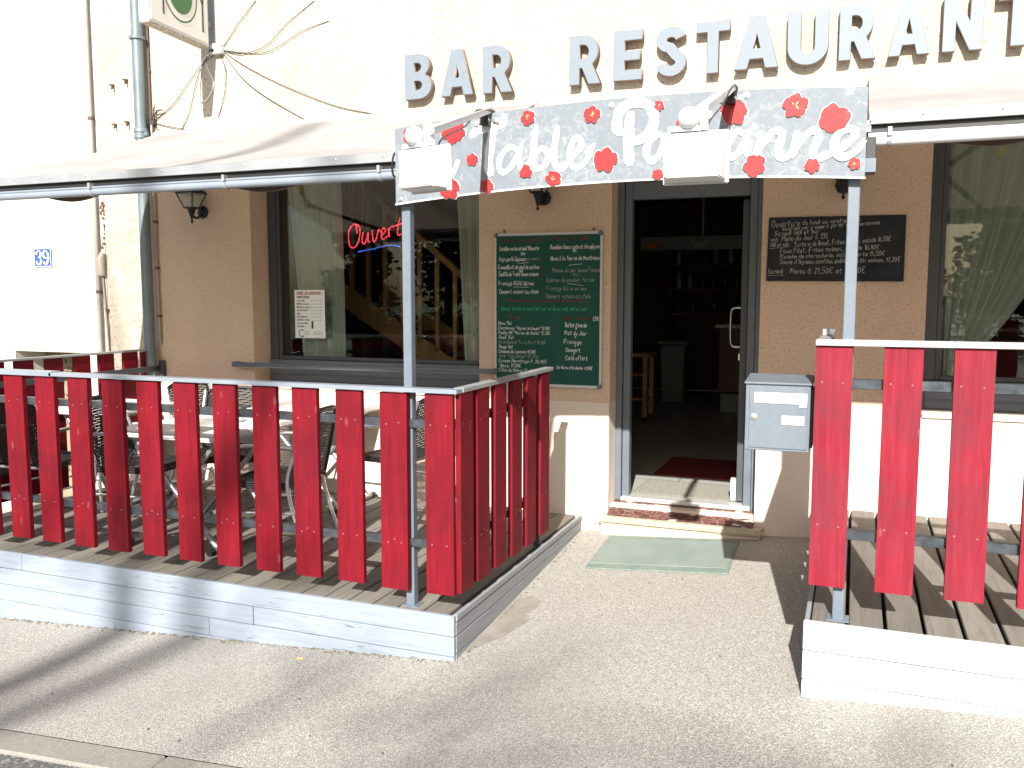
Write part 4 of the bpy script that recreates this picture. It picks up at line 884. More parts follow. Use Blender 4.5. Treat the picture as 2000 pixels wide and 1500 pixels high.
# ------------------------------------------------------------------ chalkboards
CB = thing('chalkboard', (-2.06, -.02, 1.52), 'green chalkboard menu in a pale aluminium frame beside the first window', 'menu board')
bx0, bx1, bz0, bz1 = -2.467, -1.655, .972, 2.073
m = MB(); m.box(bx0 + .012, bx1 - .012, -.024, -.004, bz0 + .012, bz1 - .012); m.build('panel', 'chalkboard_green', CB)
m = MB(); m.box(bx0 + .03, bx1 - .03, -.033, -.006, bz1 - .020, bz1); m.box(bx0 + .03, bx1 - .03, -.033, -.006, bz0, bz0 + .020)
m.box(bx0, bx0 + .016, -.033, -.006, bz0 + .03, bz1 - .03); m.box(bx1 - .016, bx1, -.033, -.006, bz0 + .03, bz1 - .03); fr = m.build('frame', 'white_metal', CB, bevel=.004)
m = MB()
for x, z in ((bx0, bz0), (bx1, bz0), (bx0, bz1), (bx1, bz1)):
    sx = 1 if x == bx0 else -1; sz = 1 if z == bz0 else -1
    m.box(min(x - sx * .003, x + sx * .034), max(x - sx * .003, x + sx * .034), -.036, -.005, min(z - sz * .003, z + sz * .034), max(z - sz * .003, z + sz * .034))
m.build('corner_cap', 'light_grey_paint', fr, bevel=.01, seg=2)
m = MB()
for x in (bx0 + .07, bx1 - .07): m.obox((x, -.008, bz1 + .012), (.010, .012, .03))
m.build('hook', 'conduit_brown', CB)
mp = lambda u, v: (u, -.0256, v)
bw, bh = bx1 - bx0, bz1 - bz0
CH = {k: MB() for k in ('chalk', 'chalk_dim', 'chalk_green', 'chalk_red')}
def cb(key, text, X, Y, h, X1, wd=.0022):   # X,Y read off the board as fractions of 1000
    u = bx0 + bw * X / 1000; v = bz1 - bh * Y / 1000
    write(CH[key], text, u, v, h * bh / 1000, mp, fit=bw * (X1 - X) / 1000, wd=wd * 1.25)
cb('chalk_red', 'Menu vendredi 25€', 90, 60, 26, 480, .003); cb('chalk_red', 'Menu Samedi', 550, 52, 28, 880, .003)
for tx, a, y, b in (('Lentilles vertes et oeuf Meurette', 50, 112, 425), ('ou', 252, 142, 292), ('Orge perlé légumes', 42, 180, 300), ('Croustillant de pied de cochon', 34, 233, 425),
        ('ou', 238, 254, 272), ('Soufflé de Truite sauce cresson', 40, 278, 420), ('Fromage blanc ou sec', 38, 338, 380), ('Dessert maison au choix', 46, 392, 420)): cb('chalk', tx, a, y, 27, b)
cb('chalk_dim', 'parmesan', 305, 176, 18, 440)
for tx, a, y, b in (("Ravioles d'escargots et champignons", 528, 108, 985), ('ou', 735, 128, 765), ('Nems à la fourme de Montbrison', 530, 180, 975)): cb('chalk', tx, a, y, 27, b)
for tx, a, y, b in (('Poisson du jour sauce Fenouil', 545, 256, 985), ('ou', 730, 280, 780), ('Cuisse de poulet farcie', 490, 318, 930), ('Fromage blanc ou sec', 490, 372, 860), ('Dessert maison au choix', 490, 422, 900)): cb('chalk_dim', tx, a, y, 27, b)
cb('chalk_red', 'Tous nos plats sont faits maison et servis sur place', 90, 445, 18, 860, .003)
cb('chalk_green', 'Menus servis le vendredi soir et le samedi midi et soir', 62, 502, 25, 870, .0026)
cb('chalk_red', 'Vins', 130, 560, 30, 240, .004); cb('chalk_red', 'Menu du Jour', 650, 560, 24, 900, .003); cb('chalk', '13€', 915, 565, 24, 980)
y = 598
for tx, a, b in (('Blanc 75cl', 36, 165), ('Chardonnay "Vignes Antiques" 13,90€', 32, 530), ('Pouilly Vif "Pierres de Roche" 15,70€', 38, 530), ('Rosé 75cl', 42, 185), ('Ile de Beauté "Terra Mare" 14,90€', 40, 490),
        ('Rouge 75cl', 42, 175), ('Coteaux du Lyonnais 14,50€', 38, 395), ('Viré "Vignobles" 15,20€', 40, 420), ('Crozes Hermitage P. 26,90€', 38, 500), ('Bourg. 37,50€', 55, 255), ('Côte du Rhône "Cru" 26,90€', 45, 470)):
    cb('chalk' if 'Vir' not in tx and 'Ile' not in tx else 'chalk_dim', tx, a, y, 21, b, .0019); y += 31
for tx, a, yy, b in (("Buffet d'entrée", 668, 608, 865), ('+', 755, 628, 780), ('Plat du Jour', 660, 658, 865), ('+', 748, 682, 772), ('Fromage', 655, 716, 820), ('+', 750, 740, 772), ('Dessert', 672, 768, 810), ('+', 735, 790, 760), ('Café offert', 670, 820, 875), ("Un Verre d'Ardèche +1,90€", 590, 880, 920)):
    cb('chalk', tx, a, yy, 27 if '+1' not in tx else 20, b)
for X, Y, X2, Y2 in ((230, 198, 330, 190), (190, 312, 330, 318), (180, 350, 330, 352), (700, 212, 820, 205), (690, 330, 830, 342)):
    CH['chalk'].ribbon([(bx0 + bw * X / 1000, bz1 - bh * Y / 1000), (bx0 + bw * X2 / 1000, bz1 - bh * Y2 / 1000)], .002, mp)
for k, q in CH.items(): q.build('chalk_writing', k, CB)

SB = thing('slate_board', (-.145, -.01, 1.92), 'black slate opening hours board with chalk writing behind the right sign post', 'menu board')
sx0, sx1 = -.558, .266
m = MB(); m.add([(sx0 + .002, -.014, 1.722), (sx1, -.014, 1.714), (sx1, -.014, 2.122), (sx0 + .01, -.014, 2.130), (sx0 + .002, -.002, 1.722), (sx1, -.002, 1.714), (sx1, -.002, 2.122), (sx0 + .01, -.002, 2.130)],
    [(0, 1, 2, 3), (4, 5, 6, 7), (0, 1, 5, 4), (1, 2, 6, 5), (2, 3, 7, 6), (3, 0, 4, 7)]); m.build('panel', 'slate', SB, bevel=.002)
mp = lambda u, v: (u, -.0152, v); m = MB()
for tx, a, y, b, h, sl in (('Ouverture', 30, 150, 245, 95, .05), ('du lundi au vendredi midi', 262, 120, 680, 70, .03), ('Vendredi soir groupe à partir de 10 personnes', 110, 205, 820, 60, .045), ('Samedi midi et soir', 55, 285, 395, 70, .05),
        ('midi', 25, 365, 82, 50, .04), ('Menu du Jour à 13€', 110, 370, 455, 80, .05), ('midi et soir', 22, 450, 170, 50, .04), ('Tartare de Boeuf, Frites maison, salade 16,50€', 205, 460, 900, 70, .045),
        ('Faux Filet, Frites maison, salade 16,90€', 100, 560, 820, 70, .03), ('Planche de charcuterie, salade verte 15,50€', 100, 645, 860, 65, .02), ("Souris d'Agneau confite, poêlée, gratin maison, 17,20€", 100, 730, 970, 65, .01),
        ('Samedi', 12, 880, 130, 75, .02), ('Menu à 21,50€ et 24,50€', 180, 880, 730, 85, .0)):
    write(m, tx, sx0 + .824 * a / 1000, 2.125 - .405 * y / 1000, .405 * h / 1000, mp, fit=.824 * (b - a) / 1000, slope=sl, wd=.0028)
for X, Y, X2, Y2 in ((25, 395, 85, 385), (25, 480, 175, 455), (15, 910, 140, 905)): m.ribbon([(sx0 + .824 * X / 1000, 2.125 - .405 * Y / 1000), (sx0 + .824 * X2 / 1000, 2.125 - .405 * Y2 / 1000)], .002, mp)
m.build('chalk_writing', 'chalk_grey', SB)

# price list paper behind the first window pane
PP = thing('price_list', (-4.2, .24, 1.5), 'white printed drinks price list taped inside the first window', 'notice')
px0, px1, pz0, pz1, py = -4.395, -4.10, 1.272, 1.672, .2505
m = MB(); m.box(px0, px1, py, py + .001, pz0, pz1); m.build('sheet', 'paper', PP)
mp = lambda u, v: (u, py - .0012, v)
m = MB(); W_ = px1 - px0; H_ = pz1 - pz0
def pl(mm, tx, a, y, b, h, wd): write(mm, tx, px0 + W_ * a, pz1 - H_ * y, H_ * h, mp, fit=W_ * (b - a), wd=wd, jit=0, slant=0, smooth=False)
mr = MB(); pl(mr, 'DEBIT DE BOISSONS', .08, .085, .88, .042, .0042); mr.ribbon([(px0 + .08 * W_, pz1 - .1 * H_), (px0 + .88 * W_, pz1 - .1 * H_)], .002, mp); mr.build('heading', 'ink_red', PP)
pl(m, 'PRESTATIONS', .08, .165, .5, .03, .0042)
for i, tx in enumerate(('CAFE NOIR', 'BIERE pression', 'BIERE bouteille', 'JUS DE FRUITS', 'SODA', 'EAU MINERALE', 'APERITIF ANISE', 'PLAT DU JOUR', 'SANDWICH')):
    pl(m, tx, .07, .235 + i * .067, .07 + .03 * len(tx), .026, .0028)
    if i < 7:
        for k in range(4): m.ribbon([(px0 + W_ * (.55 + k * .1), pz1 - H_ * (.225 + i * .067)), (px0 + W_ * (.605 + k * .1), pz1 - H_ * (.225 + i * .067))], .003, mp)
m.ribbon([(px0 + W_ * .58, pz1 - H_ * .66), (px0 + W_ * .58, pz1 - H_ * .79)], .018, mp)
m.ribbon([(px0 + W_ * (.22 + .09 * math.cos(a)), pz1 - H_ * (.9 - .075 * math.sin(a))) for a in [.7 + k * .35 for k in range(15)]], .007, mp)
for k in range(3):
    m.ribbon([(px0 + W_ * .32, pz1 - H_ * (.87 + k * .03)), (px0 + W_ * .48, pz1 - H_ * (.87 + k * .03))], .002, mp); m.ribbon([(px0 + W_ * .62, pz1 - H_ * (.87 + k * .03)), (px0 + W_ * .92, pz1 - H_ * (.87 + k * .03))], .002, mp)
m.build('print', 'ink', PP)

# LED open sign
LD = thing('led_sign', (-3.68, .36, 2.1), 'red LED sign reading Ouvert over a blue underline, inside the first window', 'sign')
m = MB(); px = -3.905; q = 2.02
def dots(mm, P, st=.013, y=.36, r=.0032):
    P = smoothp([Vector(p) for p in P], 8); d = 0; last = P[0]
    for p in P:
        if (p - last).length >= st or p is P[0]:
            mm.obox((p.x, y, p.y), (r * 2, r * 2, r * 2)); last = p
for pts in ([(.06, .17), (.03, .19), (-.02, .13), (-.015, .02), (.03, 0), (.075, .06), (.085, .16), (.05, .185), (.06, .12)], [(.115, .12), (.105, .05), (.13, .03), (.165, .12), (.16, .05), (.18, .045)],
            [(.20, .13), (.21, .05), (.235, .06), (.26, .14), (.28, .12)], [(.29, .09), (.325, .13), (.30, .15), (.285, .09), (.30, .06), (.35, .09)], [(.35, .14), (.36, .08), (.355, .13), (.385, .165), (.40, .15)],
            [(.455, .225), (.435, .13), (.44, .09), (.47, .10)], [(.41, .165), (.485, .185)]):
    dots(m, [(px + a, q + b) for a, b in pts], .009)
m.build('red_script', 'led_red', LD)
m = MB(); dots(m, [(px + .07, q - .035), (px + .2, q - .015), (px + .36, q + .012), (px + .46, q - .002)], .008); m.build('blue_line', 'led_blue', LD)
m = MB(); m.tube([(px + .1, .37, q + .16), (px + .1, .42, 2.78)], .002, 5); m.tube([(px + .42, .37, q + .2), (px + .42, .42, 2.78)], .002, 5); m.build('hanging_wire', 'cable_white', LD)

# ------------------------------------------------------------------ curtains
def curtain(pts_top, pts_bot, z1, z0, y, label, folds=7, amp=.022, waist=None):
    """sheer curtain hung between x ranges top and bottom"""
    m = MB(); nx, nz = 60, 16; vs = []
    for j in range(nz + 1):
        v = j / nz; z = z1 + (z0 - z1) * v
        k = v if waist is None else waist(v)
        a = pts_top[0] + (pts_bot[0] - pts_top[0]) * k; b = pts_top[1] + (pts_bot[1] - pts_top[1]) * k
        for i in range(nx + 1):
            u = i / nx; vs.append((a + (b - a) * u, y + amp * math.sin(u * folds * 2 * PI + .7 * math.sin(3 * v)) * (1 - .3 * v), z))
    m.add(vs, [(j * (nx + 1) + i, j * (nx + 1) + i + 1, (j + 1) * (nx + 1) + i + 1, (j + 1) * (nx + 1) + i) for j in range(nz) for i in range(nx)])
    return tag(m.build('curtain', 'sheer', smooth=True), label, 'curtain', 'sheer window curtains')
curtain((-4.56, -4.02), (-4.42, -4.00), 2.76, 1.08, .40, 'sheer pale curtain at the left side of the first window behind the price list', 5, .02)
curtain((-2.98, -2.66), (-2.90, -2.66), 2.76, 1.08, .40, 'sheer pale curtain at the right side of the first window', 4, .018)
curtain((.47, 1.45), (.52, .74), 2.76, 1.10, .33, 'sheer pale curtain gathered in at the bottom of the second window', 9, .024, lambda v: min(1, 1.15 * v ** 1.5))
for x, z, lab in ((-4.40, 2.52, 'yellow sun motif stuck inside the top of the first window'), (.82, 2.52, 'yellow sun motif stuck inside the top of the second window')):
    m = MB(); n = 24; lp = [(x + (.035 + .008 * (i % 2)) * math.cos(i * 2 * PI / n), z + (.035 + .008 * (i % 2)) * math.sin(i * 2 * PI / n)) for i in range(n)]
    m.add([(x, .33, z)] + [(a, .33, b) for a, b in lp] + [(x, .333, z)] + [(a, .333, b) for a, b in lp], [(0, i + 1, (i + 1) % n + 1) for i in range(n)] + [(n + 1, n + 2 + i, n + 2 + (i + 1) % n) for i in range(n)] + [(i + 1, (i + 1) % n + 1, n + 2 + (i + 1) % n, n + 2 + i) for i in range(n)])
    tag(m.build('window_sticker', 'stamen'), lab, 'sticker')

# ------------------------------------------------------------------ things inside the cafe
S = thing('staircase', (-3.9, 1.55, .17), 'pine staircase with balusters seen through the first window', 'staircase')
def seg(m, a, b, w, d, y): 
    a = Vector((a[0], y, a[1])); b = Vector((b[0], y, b[1])); t = b - a; R = t.to_track_quat('X', 'Z').to_matrix(); m.obox((a + b) / 2, (t.length, d, w), R)
m = MB(); seg(m, (-4.75, 2.90), (-2.7, 1.22), .06, .06, 1.5); m.build('handrail', 'pine', S, bevel=.01)
m = MB(); seg(m, (-4.75, 1.66), (-2.7, .42), .20, .04, 1.5); m.build('stringer', 'pine', S, bevel=.004)
m = MB(); seg(m, (-4.75, 1.66), (-2.7, .42), .20, .04, 2.35); m.build('stringer', 'pine', S, bevel=.004)
for i in range(11):
    x = -4.6 + i * .185; zb = 1.66 - (x + 4.75) * .605 + .08; zt = 2.90 - (x + 4.75) * .82 - .02
    m = MB(); m.box(x - .022, x + .022, 1.48, 1.52, zb, zt); m.build('baluster', 'pine', S, bevel=.004)
m = MB()
for i in range(9): x = -4.65 + i * .24; z = 1.60 - (x + 4.75) * .605; m.box(x - .14, x + .14, 1.52, 2.33, z - .015, z + .015)
m.build('treads', 'pine', S)
m = MB(); m.box(-2.74, -2.64, 1.45, 1.55, .17, 1.35); m.lathe((-2.69, 1.5, 1.35), [(.06, 0), (.06, .02), (.02, .04), (.045, .07), (.0, .12)], 10); m.build('newel_post', 'pine', S)
# bar counter
K = thing('bar_counter', (-1.2, 5.3, .17), 'dark wooden bar counter with pale top at the back of the room', 'counter')
m = MB(); m.box(-1.58, 2.2, 5.2, 5.75, .42, 1.22); 
for i in range(10): m.box(-1.54 + i * .37, -1.22 + i * .37, 5.185, 5.2, .5, 1.14)
m.build('front', 'counter_wood', K)
m = MB(); m.box(-1.62, 2.25, 5.08, 5.8, 1.222, 1.27); m.build('top', 'counter_top', K, bevel=.008)
m = MB(); m.box(-1.55, 2.2, 5.17, 5.7, .17, .40); m.build('kick_plinth', 'bin_white', K)
HP = thing('hanging_panel', (-1.9, 4.6, 2.4), 'pale pelmet with hen cut-outs hanging above the bar', 'pelmet')
m = MB(); m.box(-2.46, .6, 4.6, 4.64, 2.165, 2.325); m.build('board', 'bin_white', HP, bevel=.004)
m = MB(); m.tube([(-1.72, 4.62, 2.32), (-1.72, 4.62, 3.0)], .012, 8); m.tube([(0, 4.62, 2.32), (0, 4.62, 3.0)], .012, 8); m.build('hanging_rod', 'pine', HP)
hen = [(0, .5), (.12, .62), (.2, .42), (.45, .38), (.75, .45), (.98, .75), (.92, .4), (.8, .12), (.55, 0), (.3, 0), (.12, .15)]
for x, mt in ((-2.44, 'hen_orange'), (-1.86, 'hen_green'), (-1.2, 'hen_orange'), (-.4, 'hen_green')):
    me = curve_mesh('hen_cutout', [[(a * .22, b * .15) for a, b in hen]], .008, 0, [mt], lambda a, b, c: (x + a, 4.593 - c, 2.19 + b)); o = bpy.data.objects.new('hen_cutout', me); C.objects.link(o); o.parent = HP; o.location = -HP.location
SH = thing('bottle_shelf', (-.5, 7.3, 1.3), 'dark back-bar shelving behind the counter', 'shelf')
m = MB()
for z in (1.35, 1.72, 2.08): m.box(-2.6, 2.0, 7.2, 7.5, z - .012, z + .012)
for x in (-2.6, -1.1, .5, 2.0): m.box(x - .015, x + .015, 7.2, 7.52, 1.1, 2.5)
m.build('shelves', 'counter_wood', SH)
rb = random.Random(3)
bot = {}
for mt in ('bottle_brown', 'bottle_green', 'bottle_pale'):
    m = MB(); m.lathe((0, 0, 0), [(.034, 0), (.037, .01), (.037, .17), (.03, .2), (.014, .225), (.013, .28), (.015, .285), (.015, .30)], 12); bot[mt] = m.mesh('bottle', mt, smooth=True)
k = 0
for z, zn in ((1.362, 'lowest'), (1.732, 'middle'), (2.092, 'top')):
    x = -2.5
    while x < .35:
        mt = rb.choice(list(bot)); o = link('bottle', bot[mt], None, (x, 7.33 + rb.uniform(-.05, .05), z)); o.scale = (1, 1, rb.uniform(.75, 1.05))
        tag(o, '%s bottle on the %s shelf of the dim bar' % ({'bottle_brown': 'brown', 'bottle_green': 'dark green', 'bottle_pale': 'clear'}[mt], zn), 'bottle', 'bottles on the %s bar shelf, %s' % (zn, mt.split('_')[1])); x += rb.uniform(.10, .22)
BN = thing('bin', (-2.28, 5.95, .17), 'tall white pedal bin inside the doorway', 'bin')
m = MB(); m.obox((-2.28, 5.95, .57), (.30, .32, .78), None, 0, 1.12); m.build('body', 'bin_white', BN, bevel=.02)
m = MB(); m.box(-2.49, -2.07, 5.75, 6.15, .965, 1.02); m.build('lid', 'bin_white', BN, bevel=.015)
TR = thing('trolley', (-2.40, 4.1, .17), 'small pine kitchen trolley just inside the doorway', 'trolley')
m = MB(); m.box(-2.62, -2.18, 3.88, 4.32, .93, .965); m.build('top', 'pine', TR, bevel=.004)
for x in (-2.58, -2.23):
    for y in (3.93, 4.27):
        m = MB(); m.box(x - .025, x + .025, y - .025, y + .025, .23, .93); m.build('leg', 'pine', TR, bevel=.003)
        m = MB(); m.lathe((x - .012, y, .20), [(.028, 0), (.028, .024)], 12, axis=(1, 0, 0)); m.build('castor', 'black_plastic', TR)
for z in (.42, .70): m = MB(); m.box(-2.57, -2.24, 3.94, 4.26, z, z + .02); m.build('shelf', 'pine', TR)
RM = thing('red_mat', (-1.15, 1.4, .17), 'dark red mat on the tiled floor inside the doorway', 'mat')
m = MB(); m.box(-1.50, -.78, 1.02, 1.85, .169, .177); m.build('pile', 'red_mat', RM, bevel=.003)
GM = thing('entrance_mat', (-1.1, .5, .17), 'ribbed grey entrance mat just behind the door threshold', 'mat')
m = MB(); m.box(-1.50, -.74, .27, .78, .169, .176)
for i in range(26): m.box(-1.49, -.75, .28 + i * .019, .288 + i * .019, .176, .182)
m.build('pile', 'door_mat_grey', GM)
# dining tables glimpsed through the second window
DT = thing('dining_table', (1.2, 1.5, .17), 'white clothed dining table behind the second window', 'table')
m = MB(); m.box(.75, 1.75, 1.1, 1.8, .90, .93); m.build('table_top', 'white_plastic', DT, bevel=.01)
m = MB(); m.box(.73, 1.77, 1.08, 1.10, .70, .93); m.box(.73, .75, 1.1, 1.8, .7, .93); m.build('cloth_edge', 'room_red', DT)
for x in (.8, 1.7):
    for y in (1.15, 1.75): m = MB(); m.box(x - .025, x + .025, y - .025, y + .025, .17, .9); m.build('leg', 'pine', DT)
m = MB(); m.box(.3, 2.4, 2.6, 2.9, .17, 1.25); tag(m.build('red_bench', 'room_red', bevel=.03), 'dark red padded bench back inside the second window', 'bench')

# ------------------------------------------------------------------ green mat outside
m = MB(); rs = random.Random(5); lp = [(-1.60 + .05 * math.sin(k), -1.1 - .11 * k + 0) for k in range(1)]
P = [(-1.785, -1.35), (-1.70, -1.30), (-1.63, -1.36), (-1.62, -1.47), (-1.66, -1.55), (-1.60, -1.62), (-1.63, -1.74), (-1.66, -1.86), (-1.72, -1.96), (-1.785, -2.08)]
m.add([(x, y, gz(x, y) + .0025) for x, y in P], [tuple(range(len(P)))]); o = m.build('damp_stain', 'damp'); o['kind'] = 'stuff'; o['label'] = 'dark damp stain on the pavement beside the left deck'; o['category'] = 'stain'
G = thing('green_doormat', (-1.1, -.47, -.04), 'worn pale green doormat on the pavement before the step', 'mat')
def sheet(m, quad, lift, th, mi=0):
    vs = [(x, y, gz(x, y) + lift) for x, y in quad] + [(x, y, gz(x, y) + lift - th) for x, y in quad]
    m.add(vs, [(0, 1, 2, 3), (7, 6, 5, 4)] + [(i, (i + 1) % 4, 4 + (i + 1) % 4, 4 + i) for i in range(4)], mi)
m = MB(); sheet(m, [(-1.535, -.80), (-.655, -.785), (-.665, -.16), (-1.545, -.15)], .010, .008); m.build('border', 'green_mat_edge', G)
m = MB(); sheet(m, [(-1.528, -.72), (-.67, -.705), (-.68, -.22), (-1.535, -.21)], .014, .004); m.build('pile', 'green_mat', G)
m = MB(); rp = random.Random(9)
for _ in range(130):
    x, y = rp.uniform(-4.6, 1.2), rp.uniform(-3.2, -.3)
    if (x < -1.7 or x > -.25) and y > -2.25: continue
    r = rp.choice((.002, .003, .003, .005)); m.obox((x, y, gz(x, y) + r * .4), (r * 2, r * 1.5, r), Matrix.Rotation(rp.random() * 3, 3, 'Z') @ Matrix.Rotation(rp.random(), 3, 'X'))
o = m.build('pebbles', 'crack_dark'); o['kind'] = 'stuff'; o['label'] = 'small dark stones and crumbs scattered on the pavement'; o['category'] = 'pebbles'
# cigarette end
m = MB(); x, y = -2.62, -2.33; m.tube([(x, y, gz(x, y) + .006), (x + .03, y + .012, gz(x, y) + .006)], .0045, 8)
tag(m.build('cigarette_end', 'orange_filter'), 'orange cigarette end on the pavement at the foot of the left deck', 'cigarette end')

# ------------------------------------------------------------------ tables and chairs on the left deck
ZD = .048
def ftable(x, y, w, d, rz, label):
    t = thing('folding_table', (x, y, ZD), label, 'table', 'folding terrace tables', rz)
    m = MB(); n = 5
    for k in range(n): m.box(-w / 2, w / 2, -d / 2 + d * k / n + .0015, -d / 2 + d * (k + 1) / n - .0015, .712, .745)
    m.box(-w / 2 + .01, w / 2 - .01, -d / 2 + .01, d / 2 - .01, .70, .722)
    m.build('table_top', 'table_slab', t, bevel=.004, local=True)
    W2 = w / 2 - .08; D2 = d / 2 - .10
    for s in (-1, 1):
        for q, xo in ((1, 0), (-1, .036)):
            yy = s * (D2 - xo); m = MB(); m.tube([(-q * W2, yy, .70), (q * (W2 - .03), yy, .05), (q * W2, yy, .025)], .017, 10)
            lg = m.build('leg', 'alu_tube', t, smooth=True, local=True)
    for q in (-1, 1):
        m = MB(); m.tube([(q * W2, -d / 2 + .03, .025), (q * W2, d / 2 - .03, .025)], .018, 10); ft = m.build('foot_bar', 'alu_tube', t, smooth=True, local=True)
        for s in (-1, 1): m = MB(); m.tube([(q * W2, s * (d / 2 - .05), .024), (q * W2, s * (d / 2 - .01), .024)], .023, 10); m.build('rubber_foot', 'black_plastic', ft, local=True)
    m = MB()
    m.tube([(-W2, -D2, .69), (-W2, D2, .69)], .011, 8); m.tube([(W2, -D2, .69), (W2, D2, .69)], .011, 8); m.tube([(0, -D2, .37), (0, D2, .37)], .009, 8)
    m.build('crossbar', 'alu', t, smooth=True, local=True); return t
ftable(-3.93, -1.42, .80, .80, 0, 'folding table with white slatted top behind the middle of the front fence')
ftable(-3.80, -.36, .80, .62, 0, 'folding table against the wall under the first window')
ftable(-5.30, -.85, .66, .66, 0, 'folding table at the far left of the deck')
def wickerchair(label):
    t = thing('wicker_chair', (0, 0, 0), label, 'chair', 'black wicker chairs on the terrace')
    m = MB(); n = 10; P = []
    for j in range(n + 1):          # back panel curved
        v = j / n; z = .44 + .44 * v; y = -.20 - .10 * v
        for i in range(n + 1):
            u = i / n - .5; P.append((u * (.46 - .05 * v * v), y + .05 * (1 - 4 * u * u) * -.6, z - .03 * (2 * abs(u)) ** 3 * v))
    m.add(P, [(j * (n + 1) + i, j * (n + 1) + i + 1, (j + 1) * (n + 1) + i + 1, (j + 1) * (n + 1) + i) for j in range(n) for i in range(n)])
    m.build('back_panel', 'wicker', t, smooth=True, local=True)
    m = MB(); top = [P[n * (n + 1) + i] for i in range(n + 1)]
    m.tube([P[j * (n + 1)] for j in range(n + 1)] + top[1:-1] + [P[j * (n + 1) + n] for j in range(n, -1, -1)], .013, 8); m.build('back_rim', 'black_plastic', t, smooth=True, local=True)
    m = MB(); P = []
    for j in range(n + 1):
        for i in range(n + 1):
            u, v = i / n - .5, j / n; P.append((u * .46, -.21 + .44 * v, .445 - .018 * (1 - 4 * u * u) * math.sin(PI * v)))
    m.add(P, [(j * (n + 1) + i, j * (n + 1) + i + 1, (j + 1) * (n + 1) + i + 1, (j + 1) * (n + 1) + i) for j in range(n) for i in range(n)])
    m.box(-.235, .235, .205, .235, .395, .448); m.box(-.235, -.215, -.21, .21, .405, .447); m.box(.215, .235, -.21, .21, .405, .447)
    m.build('seat', 'wicker', t, smooth=True, local=True)
    for s in (-1, 1):
        m = MB(); m.tube(smoothp([(s * .25, .24, .012), (s * .25, .22, .42), (s * .255, .20, .60), (s * .26, .12, .665), (s * .26, -.10, .67), (s * .25, -.22, .66)], 4), .0125, 10); m.build('arm_leg', 'alu', t, smooth=True, local=True)
        m = MB(); m.tube(smoothp([(s * .245, -.29, .012), (s * .24, -.18, .40), (s * .24, -.22, .60), (s * .215, -.30, .86)], 4), .0125, 10); m.build('rear_leg', 'alu', t, smooth=True, local=True)
    m = MB(); m.tube([(-.24, .21, .405), (.24, .21, .405)], .010, 8); m.tube([(-.24, -.19, .41), (.24, -.19, .41)], .010, 8); m.tube([(-.24, .22, .25), (-.24, -.22, .26)], .008, 8); m.tube([(.24, .22, .25), (.24, -.22, .26)], .008, 8)
    m.build('seat_frame', 'alu', t, smooth=True, local=True); return t
ch = wickerchair('black wicker chair at the right of the middle table, its back to the fence corner')
def place(o, x, y, rz): o.location = (x, y, ZD); o.rotation_euler = (0, 0, rz)
place(ch, -3.38, -1.40, math.radians(98))
for x, y, a, lab in ((-4.55, -1.36, -80, 'black wicker chair at the left of the middle table'), (-4.72, -.38, -95, 'black wicker chair at the left end of the table under the window'), (-3.02, -.42, 80, 'black wicker chair at the right end of the table under the window, near the post'),
                     (-5.28, -1.50, 8, 'black wicker chair in front of the far left table, seen from behind'), (-4.25, -.80, -150, 'black wicker chair standing between the middle table and the wall')):
    dup(ch, (x, y, ZD), math.radians(a), lab)
A = thing('ashtray', (-3.82, -1.28, ZD + .745), 'round glass ashtray on the middle table', 'ashtray')
m = MB(); m.lathe((-3.82, -1.28, ZD + .7455), [(.05, 0), (.062, .01), (.065, .035), (.058, .036), (.052, .014), (.001, .012)], 20); m.build('bowl', 'ashtray_glass', A, smooth=True)

# ------------------------------------------------------------------ across the road: seen in the panes, and the source of the branch shadows
rt = random.Random(11)
def leafball(m, c, r, n, s):
    for _ in range(n):
        v = Vector((rt.gauss(0, 1), rt.gauss(0, 1), rt.gauss(0, 1))).normalized() * (rt.random() ** .45); p = Vector(c) + Vector((v.x * r[0], v.y * r[1], v.z * r[2]))
        a = Vector((rt.gauss(0, 1), rt.gauss(0, 1), rt.gauss(0, .7))).normalized(); b = a.orthogonal().normalized(); q = s * rt.uniform(.6, 1.4)
        m.add([p - a * q, p + b * q * .6, p + a * q, p - b * q * .6], [(0, 1, 2, 3)])
def conifer(x, y, h, label):
    zb = RZ(x) + .05; t = thing('conifer_tree', (x, y, zb), label, 'tree', 'dark conifers across the road')
    m = MB(); m.tube([(x, y, zb), (x, y, zb + h * .95)], [.22, .04], 8); m.build('trunk', 'bark', t)
    m = MB()
    for k in range(60):
        v = rt.random(); rr = (1 - v) * h * .26 + .3; a = rt.random() * 6.28
        leafball(m, (x + rr * math.cos(a) * rt.random(), y + rr * math.sin(a) * rt.random(), zb + h * (.12 + .86 * v)), (rr * .6, rr * .6, .5), 60, .17)
    m.build('crown', 'pine_leaf', t)
for x, y, h, lab in ((-14.5, -24, 8.5, 'tallest dark conifer mirrored in the first window'), (-9.8, -25, 6.8, 'middle conifer across the road mirrored in the first window'), (-19.5, -26, 7.2, 'leftmost conifer across the road'),
                     (4.5, -26, 6.5, 'conifer across the road mirrored in the second window'), (9.5, -27, 7.5, 'right conifer across the road mirrored in the second window')): conifer(x, y, h, lab)
H = thing('hedge', (-4, -16.5, RZ(-4)), 'clipped green hedge across the road mirrored in the panes', 'hedge')
m = MB()
for i in range(44): leafball(m, (-24 + i * .9, -17.2, RZ(-24 + i * .9) + .65), (.6, .45, .62), 90, .07)
m.build('foliage', 'hedge_leaf', H)
R_ = thing('railing', (-6, -12.2, RZ(-6)), 'white metal railing along the far pavement mirrored in the first window', 'railing')
m = MB()
for i in range(150): x = -22 + i * .17; m.box(x - .012, x + .012, -12.212, -12.188, RZ(x) + .1, RZ(x) + 1.0)
m.build('bars', 'white_metal', R_)
m = MB()
